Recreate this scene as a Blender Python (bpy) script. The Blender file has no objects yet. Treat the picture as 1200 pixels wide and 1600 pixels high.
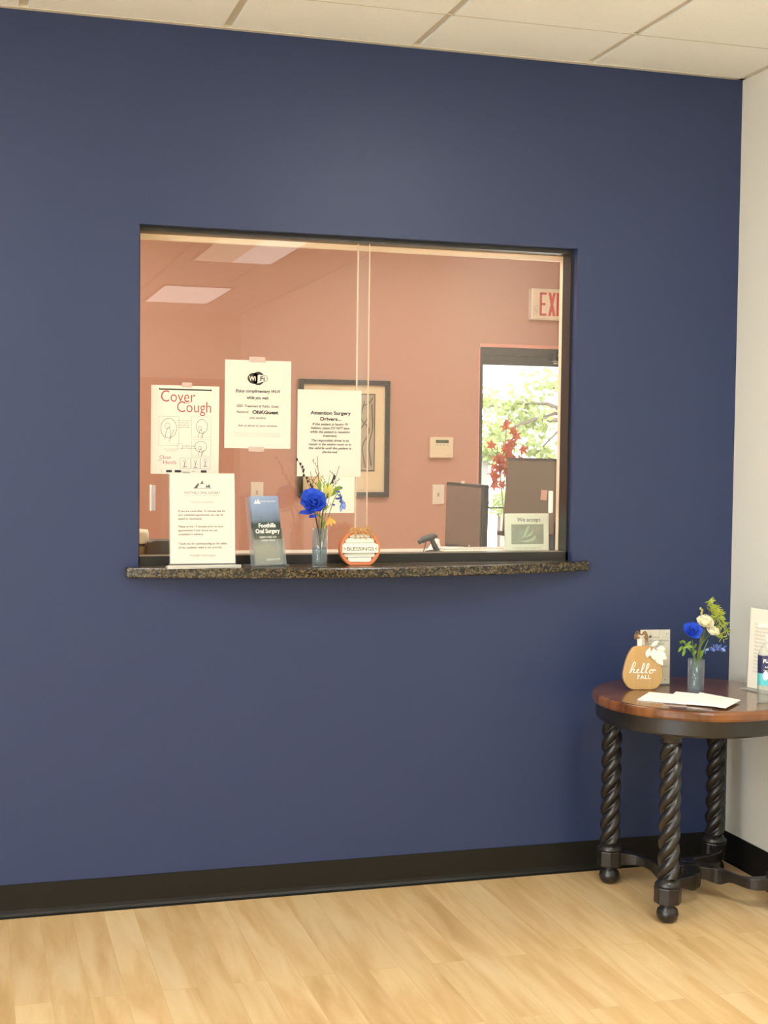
import bpy, math, random
from mathutils import Vector, Matrix
PI = math.pi
random.seed(7)
SC = bpy.context.scene
COL = SC.collection

# ------------------------------------------------------------ camera
cam = bpy.data.cameras.new('camera'); co = bpy.data.objects.new('camera', cam); COL.objects.link(co)
cam.sensor_fit = 'VERTICAL'; cam.sensor_height = 32.0; cam.lens = 2167.2/1600*32.0
cam.clip_start = 0.05; cam.clip_end = 300
yaw, pitch, roll = 0.2904, -0.0468, 0.0118
fw = Vector((math.sin(yaw)*math.cos(pitch), math.cos(yaw)*math.cos(pitch), math.sin(pitch)))
r0 = Vector((math.cos(yaw), -math.sin(yaw), 0)); u0 = r0.cross(fw)
rr = math.cos(roll)*r0 + math.sin(roll)*u0; uu = -math.sin(roll)*r0 + math.cos(roll)*u0
M = Matrix((rr, uu, -fw)).transposed().to_4x4(); M.translation = Vector((-2.5772, -4.3304, 1.4515))
co.matrix_world = M
SC.camera = co

# ------------------------------------------------------------ world, exposure, daylight portals
SKY = 4.6
LAMP_WAIT = 1.6
LAMP_NEAR = 8.6
LAMP_DESK_ADDED = 5.0
w = bpy.data.worlds.new('sky'); SC.world = w; w.use_nodes = True
w.node_tree.nodes['Background'].inputs[0].default_value = (.93, 1.0, 1.12, 1)
w.node_tree.nodes['Background'].inputs[1].default_value = SKY
SC.view_settings.view_transform = 'Standard'; SC.view_settings.look = 'None'
SC.view_settings.gamma = 1.0; SC.view_settings.use_curve_mapping = False
SC.view_settings.exposure = 1.28
def portal(name, loc, rot, sx, sy):
    l = bpy.data.lights.new(name, 'AREA'); l.shape = 'RECTANGLE'; l.size = sx; l.size_y = sy
    l.cycles.is_portal = True
    o = bpy.data.objects.new(name, l); COL.objects.link(o); o.location = loc; o.rotation_euler = rot
portal('daylight_portal', (-7.1, -6.0, 1.485), (0, -PI/2, 0), 2.27, 4.8)
portal('door_portal', (0.83, 3.58, 1.1), (-PI/2, 0, 0), 0.95, 2.1)

# ------------------------------------------------------------ materials
def srgb(h):
    h = h.lstrip('#'); v = [int(h[i:i+2], 16)/255 for i in (0, 2, 4)]
    return tuple((c/12.92 if c <= .04045 else ((c+.055)/1.055)**2.4) for c in v)
MATS = {}
def mat(name, col, rough=.6, metal=0, spec=.5, coat=0, bump=None, var=None, trans=0, sheen=0):
    if name in MATS: return MATS[name]
    if isinstance(col, str): col = srgb(col)
    m = bpy.data.materials.new(name); m.use_nodes = True; nt = m.node_tree
    b = nt.nodes['Principled BSDF']
    b.inputs['Base Color'].default_value = (*col, 1); b.inputs['Roughness'].default_value = rough
    b.inputs['Metallic'].default_value = metal; b.inputs['Specular IOR Level'].default_value = spec
    b.inputs['Coat Weight'].default_value = coat; b.inputs['Coat Roughness'].default_value = .12
    tc = nt.nodes.new('ShaderNodeTexCoord')
    if var:                                   # (scale vec, noise scale, amount)
        mp = nt.nodes.new('ShaderNodeMapping'); mp.inputs['Scale'].default_value = var[0]
        n = nt.nodes.new('ShaderNodeTexNoise'); n.inputs['Scale'].default_value = var[1]; n.inputs['Detail'].default_value = 5
        r = nt.nodes.new('ShaderNodeMapRange'); r.inputs[1].default_value = .3; r.inputs[2].default_value = .7
        r.inputs[3].default_value = 1-var[2]; r.inputs[4].default_value = 1+var[2]
        mx = nt.nodes.new('ShaderNodeVectorMath'); mx.operation = 'SCALE'; mx.inputs[0].default_value = col
        nt.links.new(tc.outputs['Object'], mp.inputs[0]); nt.links.new(mp.outputs[0], n.inputs['Vector'])
        nt.links.new(n.outputs['Fac'], r.inputs[0]); nt.links.new(r.outputs[0], mx.inputs['Scale'])
        nt.links.new(mx.outputs[0], b.inputs['Base Color'])
    if bump:                                  # (noise scale, strength, distance)
        n2 = nt.nodes.new('ShaderNodeTexNoise'); n2.inputs['Scale'].default_value = bump[0]; n2.inputs['Detail'].default_value = 3
        bp = nt.nodes.new('ShaderNodeBump'); bp.inputs['Strength'].default_value = bump[1]; bp.inputs['Distance'].default_value = bump[2]
        nt.links.new(tc.outputs['Object'], n2.inputs['Vector']); nt.links.new(n2.outputs['Fac'], bp.inputs['Height'])
        nt.links.new(bp.outputs[0], b.inputs['Normal'])
    if trans:
        tr = nt.nodes.new('ShaderNodeBsdfTranslucent'); tr.inputs[0].default_value = (*col, 1)
        ms = nt.nodes.new('ShaderNodeMixShader'); ms.inputs[0].default_value = trans
        nt.links.new(b.outputs[0], ms.inputs[1]); nt.links.new(tr.outputs[0], ms.inputs[2])
        nt.links.new(ms.outputs[0], nt.nodes['Material Output'].inputs[0])
    MATS[name] = m; return m
def emit(name, col, s):
    if isinstance(col, str): col = srgb(col)
    m = bpy.data.materials.new(name); m.use_nodes = True; nt = m.node_tree
    for n in list(nt.nodes):
        if n.type == 'BSDF_PRINCIPLED': nt.nodes.remove(n)
    e = nt.nodes.new('ShaderNodeEmission'); e.inputs[0].default_value = (*col, 1); e.inputs[1].default_value = s
    nt.links.new(e.outputs[0], nt.nodes['Material Output'].inputs[0]); return m
def glass(name, tint=(.97, .985, .98), ior=1.5, rough=.0, body=0.0, bodycol=(1, 1, 1)):
    """thin clear sheet: transparent + fresnel reflection, optionally a little diffuse body"""
    m = bpy.data.materials.new(name); m.use_nodes = True; nt = m.node_tree
    for n in list(nt.nodes):
        if n.type == 'BSDF_PRINCIPLED': nt.nodes.remove(n)
    t = nt.nodes.new('ShaderNodeBsdfTransparent'); t.inputs[0].default_value = (*tint, 1)
    g = nt.nodes.new('ShaderNodeBsdfGlossy'); g.inputs['Roughness'].default_value = rough; g.inputs[0].default_value = (1, 1, 1, 1)
    f = nt.nodes.new('ShaderNodeFresnel')
    ge = nt.nodes.new('ShaderNodeNewGeometry'); mi = nt.nodes.new('ShaderNodeMapRange')   # same reflectance from both sides of a face
    mi.inputs[3].default_value = ior; mi.inputs[4].default_value = 1/ior
    nt.links.new(ge.outputs['Backfacing'], mi.inputs[0]); nt.links.new(mi.outputs[0], f.inputs[0])
    mx = nt.nodes.new('ShaderNodeMixShader')
    nt.links.new(f.outputs[0], mx.inputs[0]); nt.links.new(t.outputs[0], mx.inputs[1]); nt.links.new(g.outputs[0], mx.inputs[2])
    out = mx
    if body:
        d = nt.nodes.new('ShaderNodeBsdfDiffuse'); d.inputs[0].default_value = (*bodycol, 1)
        m2 = nt.nodes.new('ShaderNodeMixShader'); m2.inputs[0].default_value = body
        nt.links.new(mx.outputs[0], m2.inputs[1]); nt.links.new(d.outputs[0], m2.inputs[2]); out = m2
    nt.links.new(out.outputs[0], nt.nodes['Material Output'].inputs[0]); return m

def granite():
    m = bpy.data.materials.new('granite'); m.use_nodes = True; nt = m.node_tree; b = nt.nodes['Principled BSDF']
    tc = nt.nodes.new('ShaderNodeTexCoord')
    v = nt.nodes.new('ShaderNodeTexVoronoi'); v.inputs['Scale'].default_value = 210
    n = nt.nodes.new('ShaderNodeTexNoise'); n.inputs['Scale'].default_value = 60; n.inputs['Detail'].default_value = 6
    r = nt.nodes.new('ShaderNodeValToRGB'); e = r.color_ramp.elements
    e[0].position = .36; e[0].color = (.006, .006, .005, 1); e[1].position = .72; e[1].color = (.11, .09, .048, 1)
    x = r.color_ramp.elements.new(.50); x.color = (.035, .028, .014, 1)
    x = r.color_ramp.elements.new(.60); x.color = (.085, .06, .026, 1)
    mx = nt.nodes.new('ShaderNodeMixRGB'); mx.inputs[0].default_value = .45
    nt.links.new(tc.outputs['Object'], v.inputs['Vector']); nt.links.new(tc.outputs['Object'], n.inputs['Vector'])
    sep = nt.nodes.new('ShaderNodeSeparateColor'); nt.links.new(v.outputs['Color'], sep.inputs[0])
    nt.links.new(n.outputs['Fac'], mx.inputs[1]); nt.links.new(sep.outputs[0], mx.inputs[2])
    nt.links.new(mx.outputs[0], r.inputs[0]); nt.links.new(r.outputs[0], b.inputs['Base Color'])
    b.inputs['Roughness'].default_value = .22
    return m
def plank_floor():
    m = bpy.data.materials.new('maple_planks'); m.use_nodes = True; nt = m.node_tree; b = nt.nodes['Principled BSDF']
    L = nt.links; N = nt.nodes.new
    tc = N('ShaderNodeTexCoord')
    mp = N('ShaderNodeMapping'); mp.inputs['Rotation'].default_value = (0, 0, PI/2); L.new(tc.outputs['Object'], mp.inputs[0])
    br = N('ShaderNodeTexBrick'); br.offset = .37; br.inputs['Scale'].default_value = 1.0
    br.inputs['Brick Width'].default_value = 1.1; br.inputs['Row Height'].default_value = .095
    br.inputs['Mortar Size'].default_value = .0012; br.inputs['Mortar Smooth'].default_value = .6
    br.inputs['Color1'].default_value = (0, 0, 0, 1); br.inputs['Color2'].default_value = (1, 1, 1, 1); br.inputs['Mortar'].default_value = (.15, .15, .15, 1)
    L.new(mp.outputs[0], br.inputs['Vector'])
    # grain, stretched along the planks (y)
    mg = N('ShaderNodeMapping'); mg.inputs['Scale'].default_value = (9, 1.1, 1); L.new(tc.outputs['Object'], mg.inputs[0])
    off = N('ShaderNodeVectorMath'); off.operation = 'ADD'
    sc = N('ShaderNodeVectorMath'); sc.operation = 'SCALE'; sc.inputs['Scale'].default_value = 7
    L.new(br.outputs['Color'], sc.inputs[0]); L.new(mg.outputs[0], off.inputs[0]); L.new(sc.outputs[0], off.inputs[1])
    g = N('ShaderNodeTexNoise'); g.inputs['Scale'].default_value = 1.7; g.inputs['Detail'].default_value = 7; g.inputs['Roughness'].default_value = .55
    g.inputs['Distortion'].default_value = .5; L.new(off.outputs[0], g.inputs['Vector'])
    rp = N('ShaderNodeValToRGB'); e = rp.color_ramp.elements
    e[0].position = .30; e[0].color = (*srgb('#d0a970'), 1); e[1].position = .72; e[1].color = (*srgb('#f0d3a2'), 1)
    x = e.new(.45); x.color = (*srgb('#e0ba82'), 1); x = e.new(.56); x.color = (*srgb('#e9c892'), 1)
    L.new(g.outputs['Fac'], rp.inputs[0])
    tone = N('ShaderNodeMapRange'); tone.inputs[3].default_value = .79; tone.inputs[4].default_value = .86
    L.new(br.outputs['Color'], tone.inputs[0])
    mu = N('ShaderNodeVectorMath'); mu.operation = 'SCALE'; L.new(rp.outputs[0], mu.inputs[0]); L.new(tone.outputs[0], mu.inputs['Scale'])
    mo = N('ShaderNodeMixRGB'); mo.inputs[2].default_value = (*srgb('#b08a55'), 1)
    fm = N('ShaderNodeMath'); fm.operation = 'MULTIPLY'; fm.inputs[1].default_value = .35; L.new(br.outputs['Fac'], fm.inputs[0])
    L.new(fm.outputs[0], mo.inputs[0]); L.new(mu.outputs[0], mo.inputs[1]); L.new(mo.outputs[0], b.inputs['Base Color'])
    b.inputs['Roughness'].default_value = .38; b.inputs['Specular IOR Level'].default_value = .4
    return m
def table_wood():
    m = bpy.data.materials.new('table_top_wood'); m.use_nodes = True; nt = m.node_tree; b = nt.nodes['Principled BSDF']
    tc = nt.nodes.new('ShaderNodeTexCoord'); mp = nt.nodes.new('ShaderNodeMapping'); mp.inputs['Scale'].default_value = (2, 9, 2)
    mp.inputs['Rotation'].default_value = (0, 0, .3)
    n = nt.nodes.new('ShaderNodeTexNoise'); n.inputs['Scale'].default_value = 2.2; n.inputs['Detail'].default_value = 7; n.inputs['Distortion'].default_value = .7
    r = nt.nodes.new('ShaderNodeValToRGB'); e = r.color_ramp.elements
    e[0].position = .3; e[0].color = (*srgb('#472511'), 1); e[1].position = .72; e[1].color = (*srgb('#86532a'), 1)
    nt.links.new(tc.outputs['Object'], mp.inputs[0]); nt.links.new(mp.outputs[0], n.inputs['Vector'])
    nt.links.new(n.outputs['Fac'], r.inputs[0]); nt.links.new(r.outputs[0], b.inputs['Base Color'])
    b.inputs['Roughness'].default_value = .22; b.inputs['Coat Weight'].default_value = .5; b.inputs['Coat Roughness'].default_value = .1
    return m

m_blue = mat('navy_wall_paint', (.027, .042, .102), .40, spec=.35, bump=(260, .12, .002))
m_white_wall = mat('off_white_wall_paint', (.75, .73, .62), .6, bump=(260, .1, .002))
m_red = mat('coral_wall_paint', (.60, .335, .24), .55, bump=(260, .1, .002))
m_peach = mat('peach_jamb_paint', (.93, .72, .50), .5)
m_ceil = mat('ceiling_tile', (.93, .95, .90), .9, bump=(420, .35, .003), var=((1, 1, 1), 180, .03))
m_grid = mat('ceiling_grid_metal', '#d6d0be', .5)
m_base = mat('black_rubber_base', '#171612', .45, spec=.3)
m_frame = mat('black_window_frame', '#23221f', .35)
m_bronze = mat('dark_bronze_frame', '#4a463e', .4)
m_granite = granite()
m_paper = mat('paper', (.80, .75, .62), .75, trans=.15)
m_paper2 = mat('cream_paper', '#e9e3cd', .7)
m_card = mat('card_stock', '#fbf7ec', .6)
m_ink = mat('black_ink', '#2f2d2a', .7)
m_inkg = mat('grey_ink', '#6a675e', .7)
m_inkl = mat('light_grey_ink', '#b4b09f', .7)
m_inkr = mat('red_ink', '#a8483e', .7)
m_inkr2 = mat('pale_red_ink', '#d58c80', .7)
m_tape = glass('clear_tape', (.95, .9, .86), body=.35, bodycol=(.8, .7, .62))
m_pane = glass('window_glass', (.985, .99, .985))
m_edge = mat('polished_glass_edge', '#f3dcc4', .3, trans=.4)
m_acry = glass('clear_acrylic', (.93, .95, .95), body=.10, bodycol=(.8, .82, .8))
m_vase = glass('grey_blue_glass', (.89, .93, .95), body=.09, bodycol=(.45, .52, .56))
m_water = glass('vase_water', (.74, .85, .88), ior=1.33, body=.12, bodycol=(.24, .36, .42))
m_white = mat('white_plastic', '#eee7d6', .4)
m_cream = mat('cream_plastic', '#efe2c2', .45)
m_black = mat('black_plastic', '#1b1a19', .4)
m_dark = mat('dark_carved_wood', (.012, .010, .008), .30, spec=.6, var=((1, 1, 1), 25, .25))
m_top = table_wood()
m_floor = plank_floor()

# ------------------------------------------------------------ mesh helper
class MB:
    def __init__(s): s.v = []; s.f = []; s.T = None
    def add(s, vs, fs):
        o = len(s.v)
        if s.T is not None: vs = [s.T @ Vector(p) for p in vs]
        s.v += [tuple(p) for p in vs]; s.f += [tuple(i+o for i in f) for f in fs]; return s
    def box(s, x0, x1, y0, y1, z0, z1):
        return s.add([(x0,y0,z0),(x1,y0,z0),(x1,y1,z0),(x0,y1,z0),(x0,y0,z1),(x1,y0,z1),(x1,y1,z1),(x0,y1,z1)],
                     [(0,3,2,1),(4,5,6,7),(0,1,5,4),(1,2,6,5),(2,3,7,6),(3,0,4,7)])
    def prism(s, pts, a, b, axis='y'):
        n = len(pts)
        def P(p, t): return {'y': (p[0], t, p[1]), 'z': (p[0], p[1], t), 'x': (t, p[0], p[1])}[axis]
        return s.add([P(p, a) for p in pts] + [P(p, b) for p in pts],
                     [tuple(range(n))[::-1], tuple(range(n, 2*n))] + [(i, (i+1) % n, n+(i+1) % n, n+i) for i in range(n)])
    def tube(s, path, rad, n=8, cap=True):
        path = [Vector(p) for p in path]
        if not isinstance(rad, (list, tuple)): rad = [rad]*len(path)
        vs = []; prev = None
        for i, p in enumerate(path):
            t = (path[min(i+1, len(path)-1)] - path[max(i-1, 0)]).normalized()
            a = prev if prev is not None else (Vector((0, 0, 1)) if abs(t.z) < .9 else Vector((1, 0, 0)))
            x = (a - t*a.dot(t)).normalized(); y = t.cross(x); prev = x
            for k in range(n):
                q = 2*PI*k/n; vs.append(p + rad[i]*(math.cos(q)*x + math.sin(q)*y))
        fs = [(i*n+k, i*n+(k+1) % n, (i+1)*n+(k+1) % n, (i+1)*n+k) for i in range(len(path)-1) for k in range(n)]
        if cap: fs += [tuple(range(n))[::-1], tuple((len(path)-1)*n+k for k in range(n))]
        return s.add(vs, fs)
    def lathe(s, prof, c=(0, 0, 0), n=32, cap=True):
        vs = [(c[0]+r*math.cos(2*PI*k/n), c[1]+r*math.sin(2*PI*k/n), c[2]+z) for r, z in prof for k in range(n)]
        fs = [(i*n+k, i*n+(k+1) % n, (i+1)*n+(k+1) % n, (i+1)*n+k) for i in range(len(prof)-1) for k in range(n)]
        if cap: fs += [tuple(range(n))[::-1], tuple((len(prof)-1)*n+k for k in range(n))]
        return s.add(vs, fs)
    def ball(s, c, r, n=10, sc=(1, 1, 1)):
        m = n//2+1; vs = []; fs = []
        for i in range(1, m):
            a = PI*i/m
            for k in range(n):
                b = 2*PI*k/n; vs.append((c[0]+sc[0]*r*math.sin(a)*math.cos(b), c[1]+sc[1]*r*math.sin(a)*math.sin(b), c[2]-sc[2]*r*math.cos(a)))
        vs += [(c[0], c[1], c[2]-sc[2]*r), (c[0], c[1], c[2]+sc[2]*r)]
        for i in range(m-2):
            for k in range(n): fs.append((i*n+k, i*n+(k+1) % n, (i+1)*n+(k+1) % n, (i+1)*n+k))
        b0 = len(vs)-2
        for k in range(n): fs.append((b0, (k+1) % n, k)); fs.append((b0+1, (m-2)*n+k, (m-2)*n+(k+1) % n))
        return s.add(vs, fs)
    def petal(s, base, d, nrm, L, W, cup=.3, curl=.2, nu=6, nv=5, tip=.55):
        """a leaf/petal surface from base along d, facing nrm; tip: where the widest point is"""
        base = Vector(base); d = Vector(d).normalized(); nrm = Vector(nrm)
        nrm = (nrm - d*nrm.dot(d)).normalized(); sd = d.cross(nrm)
        vs = []
        for i in range(nu+1):
            t = i/nu
            wd = W/2*math.sin(PI*min(1, max(.0, t**(math.log(.5)/math.log(tip))))*.96+.06)
            for j in range(nv+1):
                q = 2*j/nv-1
                vs.append(base + d*(L*(t - .25*curl*t*t)) + sd*(wd*q) + nrm*(cup*W*.5*q*q*math.sin(PI*t*.8+.3) + curl*L*t*t*.5))
        fs = [(i*(nv+1)+j, i*(nv+1)+j+1, (i+1)*(nv+1)+j+1, (i+1)*(nv+1)+j) for i in range(nu) for j in range(nv)]
        return s.add(vs, fs)
def obj(name, mb, m, parent=None, smooth=False, bevel=0, loc=None, kind=None):
    me = bpy.data.meshes.new(name); me.from_pydata(mb.v, [], mb.f); me.update()
    if smooth: me.polygons.foreach_set('use_smooth', [True]*len(me.polygons))
    me.materials.append(m)
    o = bpy.data.objects.new(name, me); COL.objects.link(o)
    if parent: o.parent = parent
    if loc: o.location = loc
    if bevel:
        b = o.modifiers.new('bevel', 'BEVEL'); b.width = bevel; b.segments = 2; b.limit_method = 'ANGLE'
    if kind: o['kind'] = kind
    return o
def struct(name, mb, m, **k): return obj(name, mb, m, kind='structure', **k)
def thing(name, label, cat, loc=(0, 0, 0), rz=0, tilt=0, group=None, rot=None):
    o = bpy.data.objects.new(name, None); COL.objects.link(o); o.empty_display_size = .05
    o.location = loc; o.rotation_euler = rot if rot else (tilt, 0, rz)
    o['label'] = label; o['category'] = cat
    if group: o['group'] = group
    return o
def tag(o, label, cat, group=None):
    o['label'] = label; o['category'] = cat
    if group: o['group'] = group
    return o

# flat lettering: glyph outlines become faces in the local x-z plane, facing -y
def text(mb, s, x, z, size, y=-.0006, align='CENTER', width=None, shear=0, bold=0, rot=0, thick=0):
    cu = bpy.data.curves.new('glyphs', 'FONT'); cu.body = s; cu.size = size; cu.align_x = align; cu.shear = shear
    cu.offset = bold*size; cu.resolution_u = 3
    cu.extrude = thick
    o = bpy.data.objects.new('glyphs', cu); COL.objects.link(o)
    bpy.context.view_layer.update()
    dg = bpy.context.evaluated_depsgraph_get()
    me = bpy.data.meshes.new_from_object(o.evaluated_get(dg))
    xs = [v.co.x for v in me.vertices]
    if xs:
        k = 1 if width is None else width/(max(xs)-min(xs))
        c, sn = math.cos(rot), math.sin(rot)
        mb.add([(x + k*v.co.x*c - v.co.y*sn, y - v.co.z, z + k*v.co.x*sn + v.co.y*c) for v in me.vertices],
               [tuple(p.vertices) for p in me.polygons])
    bpy.data.objects.remove(o); bpy.data.curves.remove(cu); bpy.data.meshes.remove(me)
def stroke(mb, pts, wd, y=-.0006):
    """flat ribbon along 2-d points (x,z)"""
    n = len(pts); vs = []
    for i, p in enumerate(pts):
        a = pts[max(i-1, 0)]; b = pts[min(i+1, n-1)]; dx, dz = b[0]-a[0], b[1]-a[1]; l = math.hypot(dx, dz) or 1
        k = wd[i] if isinstance(wd, (list, tuple)) else wd
        vs += [(p[0]-dz/l*k/2, y, p[1]+dx/l*k/2), (p[0]+dz/l*k/2, y, p[1]-dx/l*k/2)]
    mb.add(vs, [(2*i, 2*i+1, 2*i+3, 2*i+2) for i in range(n-1)])
def ell(cx, cz, a, b, n=24, t0=0, t1=2*PI): return [(cx+a*math.cos(t0+(t1-t0)*k/n), cz+b*math.sin(t0+(t1-t0)*k/n)) for k in range(n+1)]
def flat(mb, pts, y=-.0006): mb.add([(p[0], y, p[1]) for p in pts], [tuple(range(len(pts)))])
def spline(pts, n=6):
    """Catmull-Rom through 3-d points"""
    P = [Vector(p) for p in pts]; P = [2*P[0]-P[1]] + P + [2*P[-1]-P[-2]]; out = []
    for i in range(1, len(P)-2):
        for k in range(n):
            t = k/n; a, b, c, d = P[i-1:i+3]
            out.append(.5*((2*b)+(c-a)*t+(2*a-5*b+4*c-d)*t*t+(3*b-a-3*c+d)*t**3))
    return out + [P[-2]]
def spl2(pts, n=6): return [(p.x, p.y) for p in spline([(a, b, 0) for a, b in pts], n)]

# ============================================================ SETTING
H = 2.74; XL = -7.0; YB = -9.2; RX0 = -3.2; RX1 = 2.2; RY = 3.5; WT = .13
OX0, OX1, OZ0, OZ1 = -2.077, -.613, 1.072, 2.127       # opening in the blue wall
struct('floor', MB().box(XL-.2, RX1+.2, YB-.2, RY+.12, -.1, 0), m_floor)
c = MB()
bars = [-.5926-.61*k for k in range(-5, 12)]
for xb in bars: c.box(xb-.61+.014, xb-.014, YB-.2, -.02, H, H+.02)
c2 = MB().box(XL-.2, RX1+.2, YB-.2, RY+.12, H+.012, H+.15)
ce = struct('ceiling', c2, m_ceil)
obj('ceiling_tile', c, m_ceil, ce)
g = MB()
for xb in bars: g.box(xb-.0135, xb+.0135, YB-.2, -.02, H+.008, H+.0125)
obj('grid_bar', g, m_grid, ce)
g = MB()
for k in range(15): g.box(XL, 0, -.36-.61*k-.0022, -.36-.61*k+.0022, H-.0004, H+.002)
obj('tile_seam', g, mat('tile_seam_shade', '#c9c1aa', .9), ce)
g = MB().box(XL, 0, -.022, -.0005, H-.0015, H+.012)
struct('trim_1', g, m_grid)
g = MB().box(-.022, -.0005, YB, 0, H-.0015, H+.012)
struct('trim_2', g, m_grid)
# blue wall with its opening; the reception side of the wall is coral
b = MB()
b.box(XL-.2, OX0, 0, .08, 0, H); b.box(OX1, 0.0, 0, .08, 0, H); b.box(OX0, OX1, 0, .08, OZ1, H); b.box(OX0, OX1, 0, .08, 0, OZ0-.03)
struct('wall_front', b, m_blue)
b = MB()
b.box(RX0-.2, OX0+.004, .08, WT, 0, H); b.box(OX1-.004, RX1+.2, .08, WT, 0, H); b.box(OX0+.004, OX1-.004, .08, WT, OZ1-.012, H); b.box(OX0+.004, OX1-.004, .08, WT, 0, OZ0-.03)
struct('wall_front_reverse', b, m_red)
b = MB()
b.box(OX1-.0055, OX1-.004, .1, WT+.001, OZ0-.02, OZ1-.012); b.box(OX0+.004, OX0+.0055, .1, WT+.001, OZ0-.02, OZ1-.012)
b.box(OX0, OX1, .1, WT+.001, OZ1-.0135, OZ1-.012)
b.box(OX0+.0055, OX1-.0055, .112, WT+.001, OZ1-.029, OZ1-.0135)
struct('trim_3', b, m_peach)
struct('wall_right', MB().box(0, .08, YB, 0, 0, H), m_white_wall)
b = MB(); WY0, WY1, WZ0, WZ1 = -8.4, -3.6, .35, 2.62
b.box(XL-.15, XL, YB, WY0, 0, H); b.box(XL-.15, XL, WY1, .08, 0, H); b.box(XL-.15, XL, WY0, WY1, 0, WZ0); b.box(XL-.15, XL, WY0, WY1, WZ1, H)
struct('wall_left', b, m_white_wall)
b = MB(); b.box(XL-.2, .1, YB-.12, YB, 0, H)
struct('wall_back', b, m_white_wall)
# reception room shell
struct('wall_side_left', MB().box(RX0-.1, RX0, WT, RY, 0, H), m_red)
struct('wall_side_right', MB().box(RX1, RX1+.1, WT, RY, 0, H), m_red)
DX0, DX1, DZ1 = .352, 1.30, 2.058
b = MB(); b.box(RX0-.1, DX0, RY, RY+.12, 0, H); b.box(DX1, RX1+.1, RY, RY+.12, 0, H); b.box(DX0, DX1, RY, RY+.12, DZ1, H)
struct('wall_far', b, m_red)
# rubber base with a coved toe
def base_prof(): return [(0, .1016), (-.003, .1016), (-.003, .022), (-.005, .012), (-.010, .005), (-.017, .002), (-.017, 0), (0, 0)]
b = MB().prism([(y, z) for y, z in base_prof()], XL, -.001, 'x'); struct('baseboard_front', b, m_base)
b = MB().prism([(y-.0005, z) for y, z in base_prof()], YB, 0, 'y'); struct('baseboard_right', b, m_base)

# left windows with daylight
wn = struct('window_2', MB().box(XL-.12, XL-.06, WY0, WY0+.05, WZ0, WZ1).box(XL-.12, XL-.06, WY1-.05, WY1, WZ0, WZ1)
    .box(XL-.12, XL-.06, WY0, WY1, WZ0, WZ0+.05).box(XL-.12, XL-.06, WY0, WY1, WZ1-.05, WZ1)
    .box(XL-.12, XL-.06, -6.92, -6.87, WZ0, WZ1).box(XL-.12, XL-.06, -4.82, -4.77, WZ0, WZ1), m_frame)
# door in the back wall (it shows faintly in the service window's glass)
d = struct('door_2', MB().box(-1.05+2.0-2.35, .35-.42, YB+.001, YB+.045, .01, 2.1), mat('brown_door', '#8a5a3c', .45))
# ceiling fixtures of the waiting room
m_l1 = emit('lamp_lens_bright', (1, .95, .84), LAMP_WAIT); m_l1d = emit('lamp_lens_dim', (1, .86, .62), LAMP_WAIT*.7)
def troffer(x0, x1, y0, y1, label, lens, lens2=None):
    t = thing('ceiling_light', label, 'ceiling light', ((x0+x1)/2, (y0+y1)/2, H-.001), group=None)
    a, bb = (x1-x0)/2, (y1-y0)/2; f = MB()
    f.box(-a, -a+.02, -bb, bb, -.012, 0); f.box(a-.02, a, -bb, bb, -.012, 0); f.box(-a, a, -bb, -bb+.02, -.012, 0); f.box(-a, a, bb-.02, bb, -.012, 0)
    obj('housing', f, m_grid, t)
    if lens2:
        obj('diffuser', MB().box(-a+.02, 0, -bb+.02, bb-.02, -.008, -.004), lens2, t)
        obj('diffuser', MB().box(0, a-.02, -bb+.02, bb-.02, -.008, -.004), lens, t)
    else: obj('diffuser', MB().box(-a+.02, a-.02, -bb+.02, bb-.02, -.008, -.004), lens, t)
troffer(-1.11, -.52, -5.26, -4.05, 'ceiling light reflected at the top of the service window, half of it dimmer', m_l1, m_l1d)
troffer(-1.09, -.50, -8.17, -6.80, 'ceiling light reflected in the upper left of the service window below the other', m_l1)
m_l3 = emit('near_lamp_lens', (1, 1, .99), LAMP_NEAR)
troffer(-1.11, -.52, -2.82, -1.61, 'ceiling light nearest the blue wall on the side of the corner table', m_l3)
troffer(-3.55, -2.96, -2.82, -1.61, 'ceiling light nearest the blue wall on the left', m_l3)
troffer(-3.55, -2.96, -5.26, -4.05, 'ceiling light in the second row on the left', m_l3)
troffer(-5.99, -5.40, -2.82, -1.61, 'ceiling light nearest the left wall', m_l3)
troffer(-3.55, -2.96, -8.17, -6.96, 'ceiling light in the last row on the left, furthest from the blue wall', m_l3)
m_l2 = emit('added_desk_lamp_lens', (1, .95, .86), LAMP_DESK_ADDED)  # unseen lamps added to brighten the reception room, its ledge and jamb
troffer(-2.0, -.8, .42, 1.02, 'added unseen ceiling light over the reception desk close to the window', m_l2)
troffer(-2.7, -2.1, 1.7, 2.9, 'added unseen ceiling light over the left half of the reception room', m_l2)
troffer(-.3, .3, 1.5, 2.7, 'added unseen ceiling light over the right half of the reception room', m_l2)

# ------------------------------------------------------------ service window
win = struct('window_1', MB().box(OX0, OX1, .035, .10, OZ1-.014, OZ1), m_frame)
fr = MB()
fr.box(OX0, OX0+.007, .035, .10, OZ0, OZ1-.014); fr.box(OX1-.008, OX1, .035, .10, OZ0, OZ1-.014)
fr.box(OX0, OX1, .035, .10, OZ0, 1.100)
obj('window_frame', fr, m_frame, win)
obj('track_top', MB().box(OX0+.007, OX1-.008, .037, .098, 1.1, 1.1012), mat('dull_track_metal', '#6d6552', .4, metal=.3), win)
SPL0, SPL1 = -1.356, -1.326
obj('glass_pane', MB().box(OX0+.006, SPL1, .058, .062, 1.1005, OZ1-.013), m_pane, win)
obj('glass_pane', MB().box(SPL0, OX1-.007, .078, .082, 1.1005, OZ1-.013), m_pane, win)
obj('glass_edge', MB().box(SPL1, SPL1+.0032, .0575, .0625, 1.1005, OZ1-.013), m_edge, win)
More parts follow.
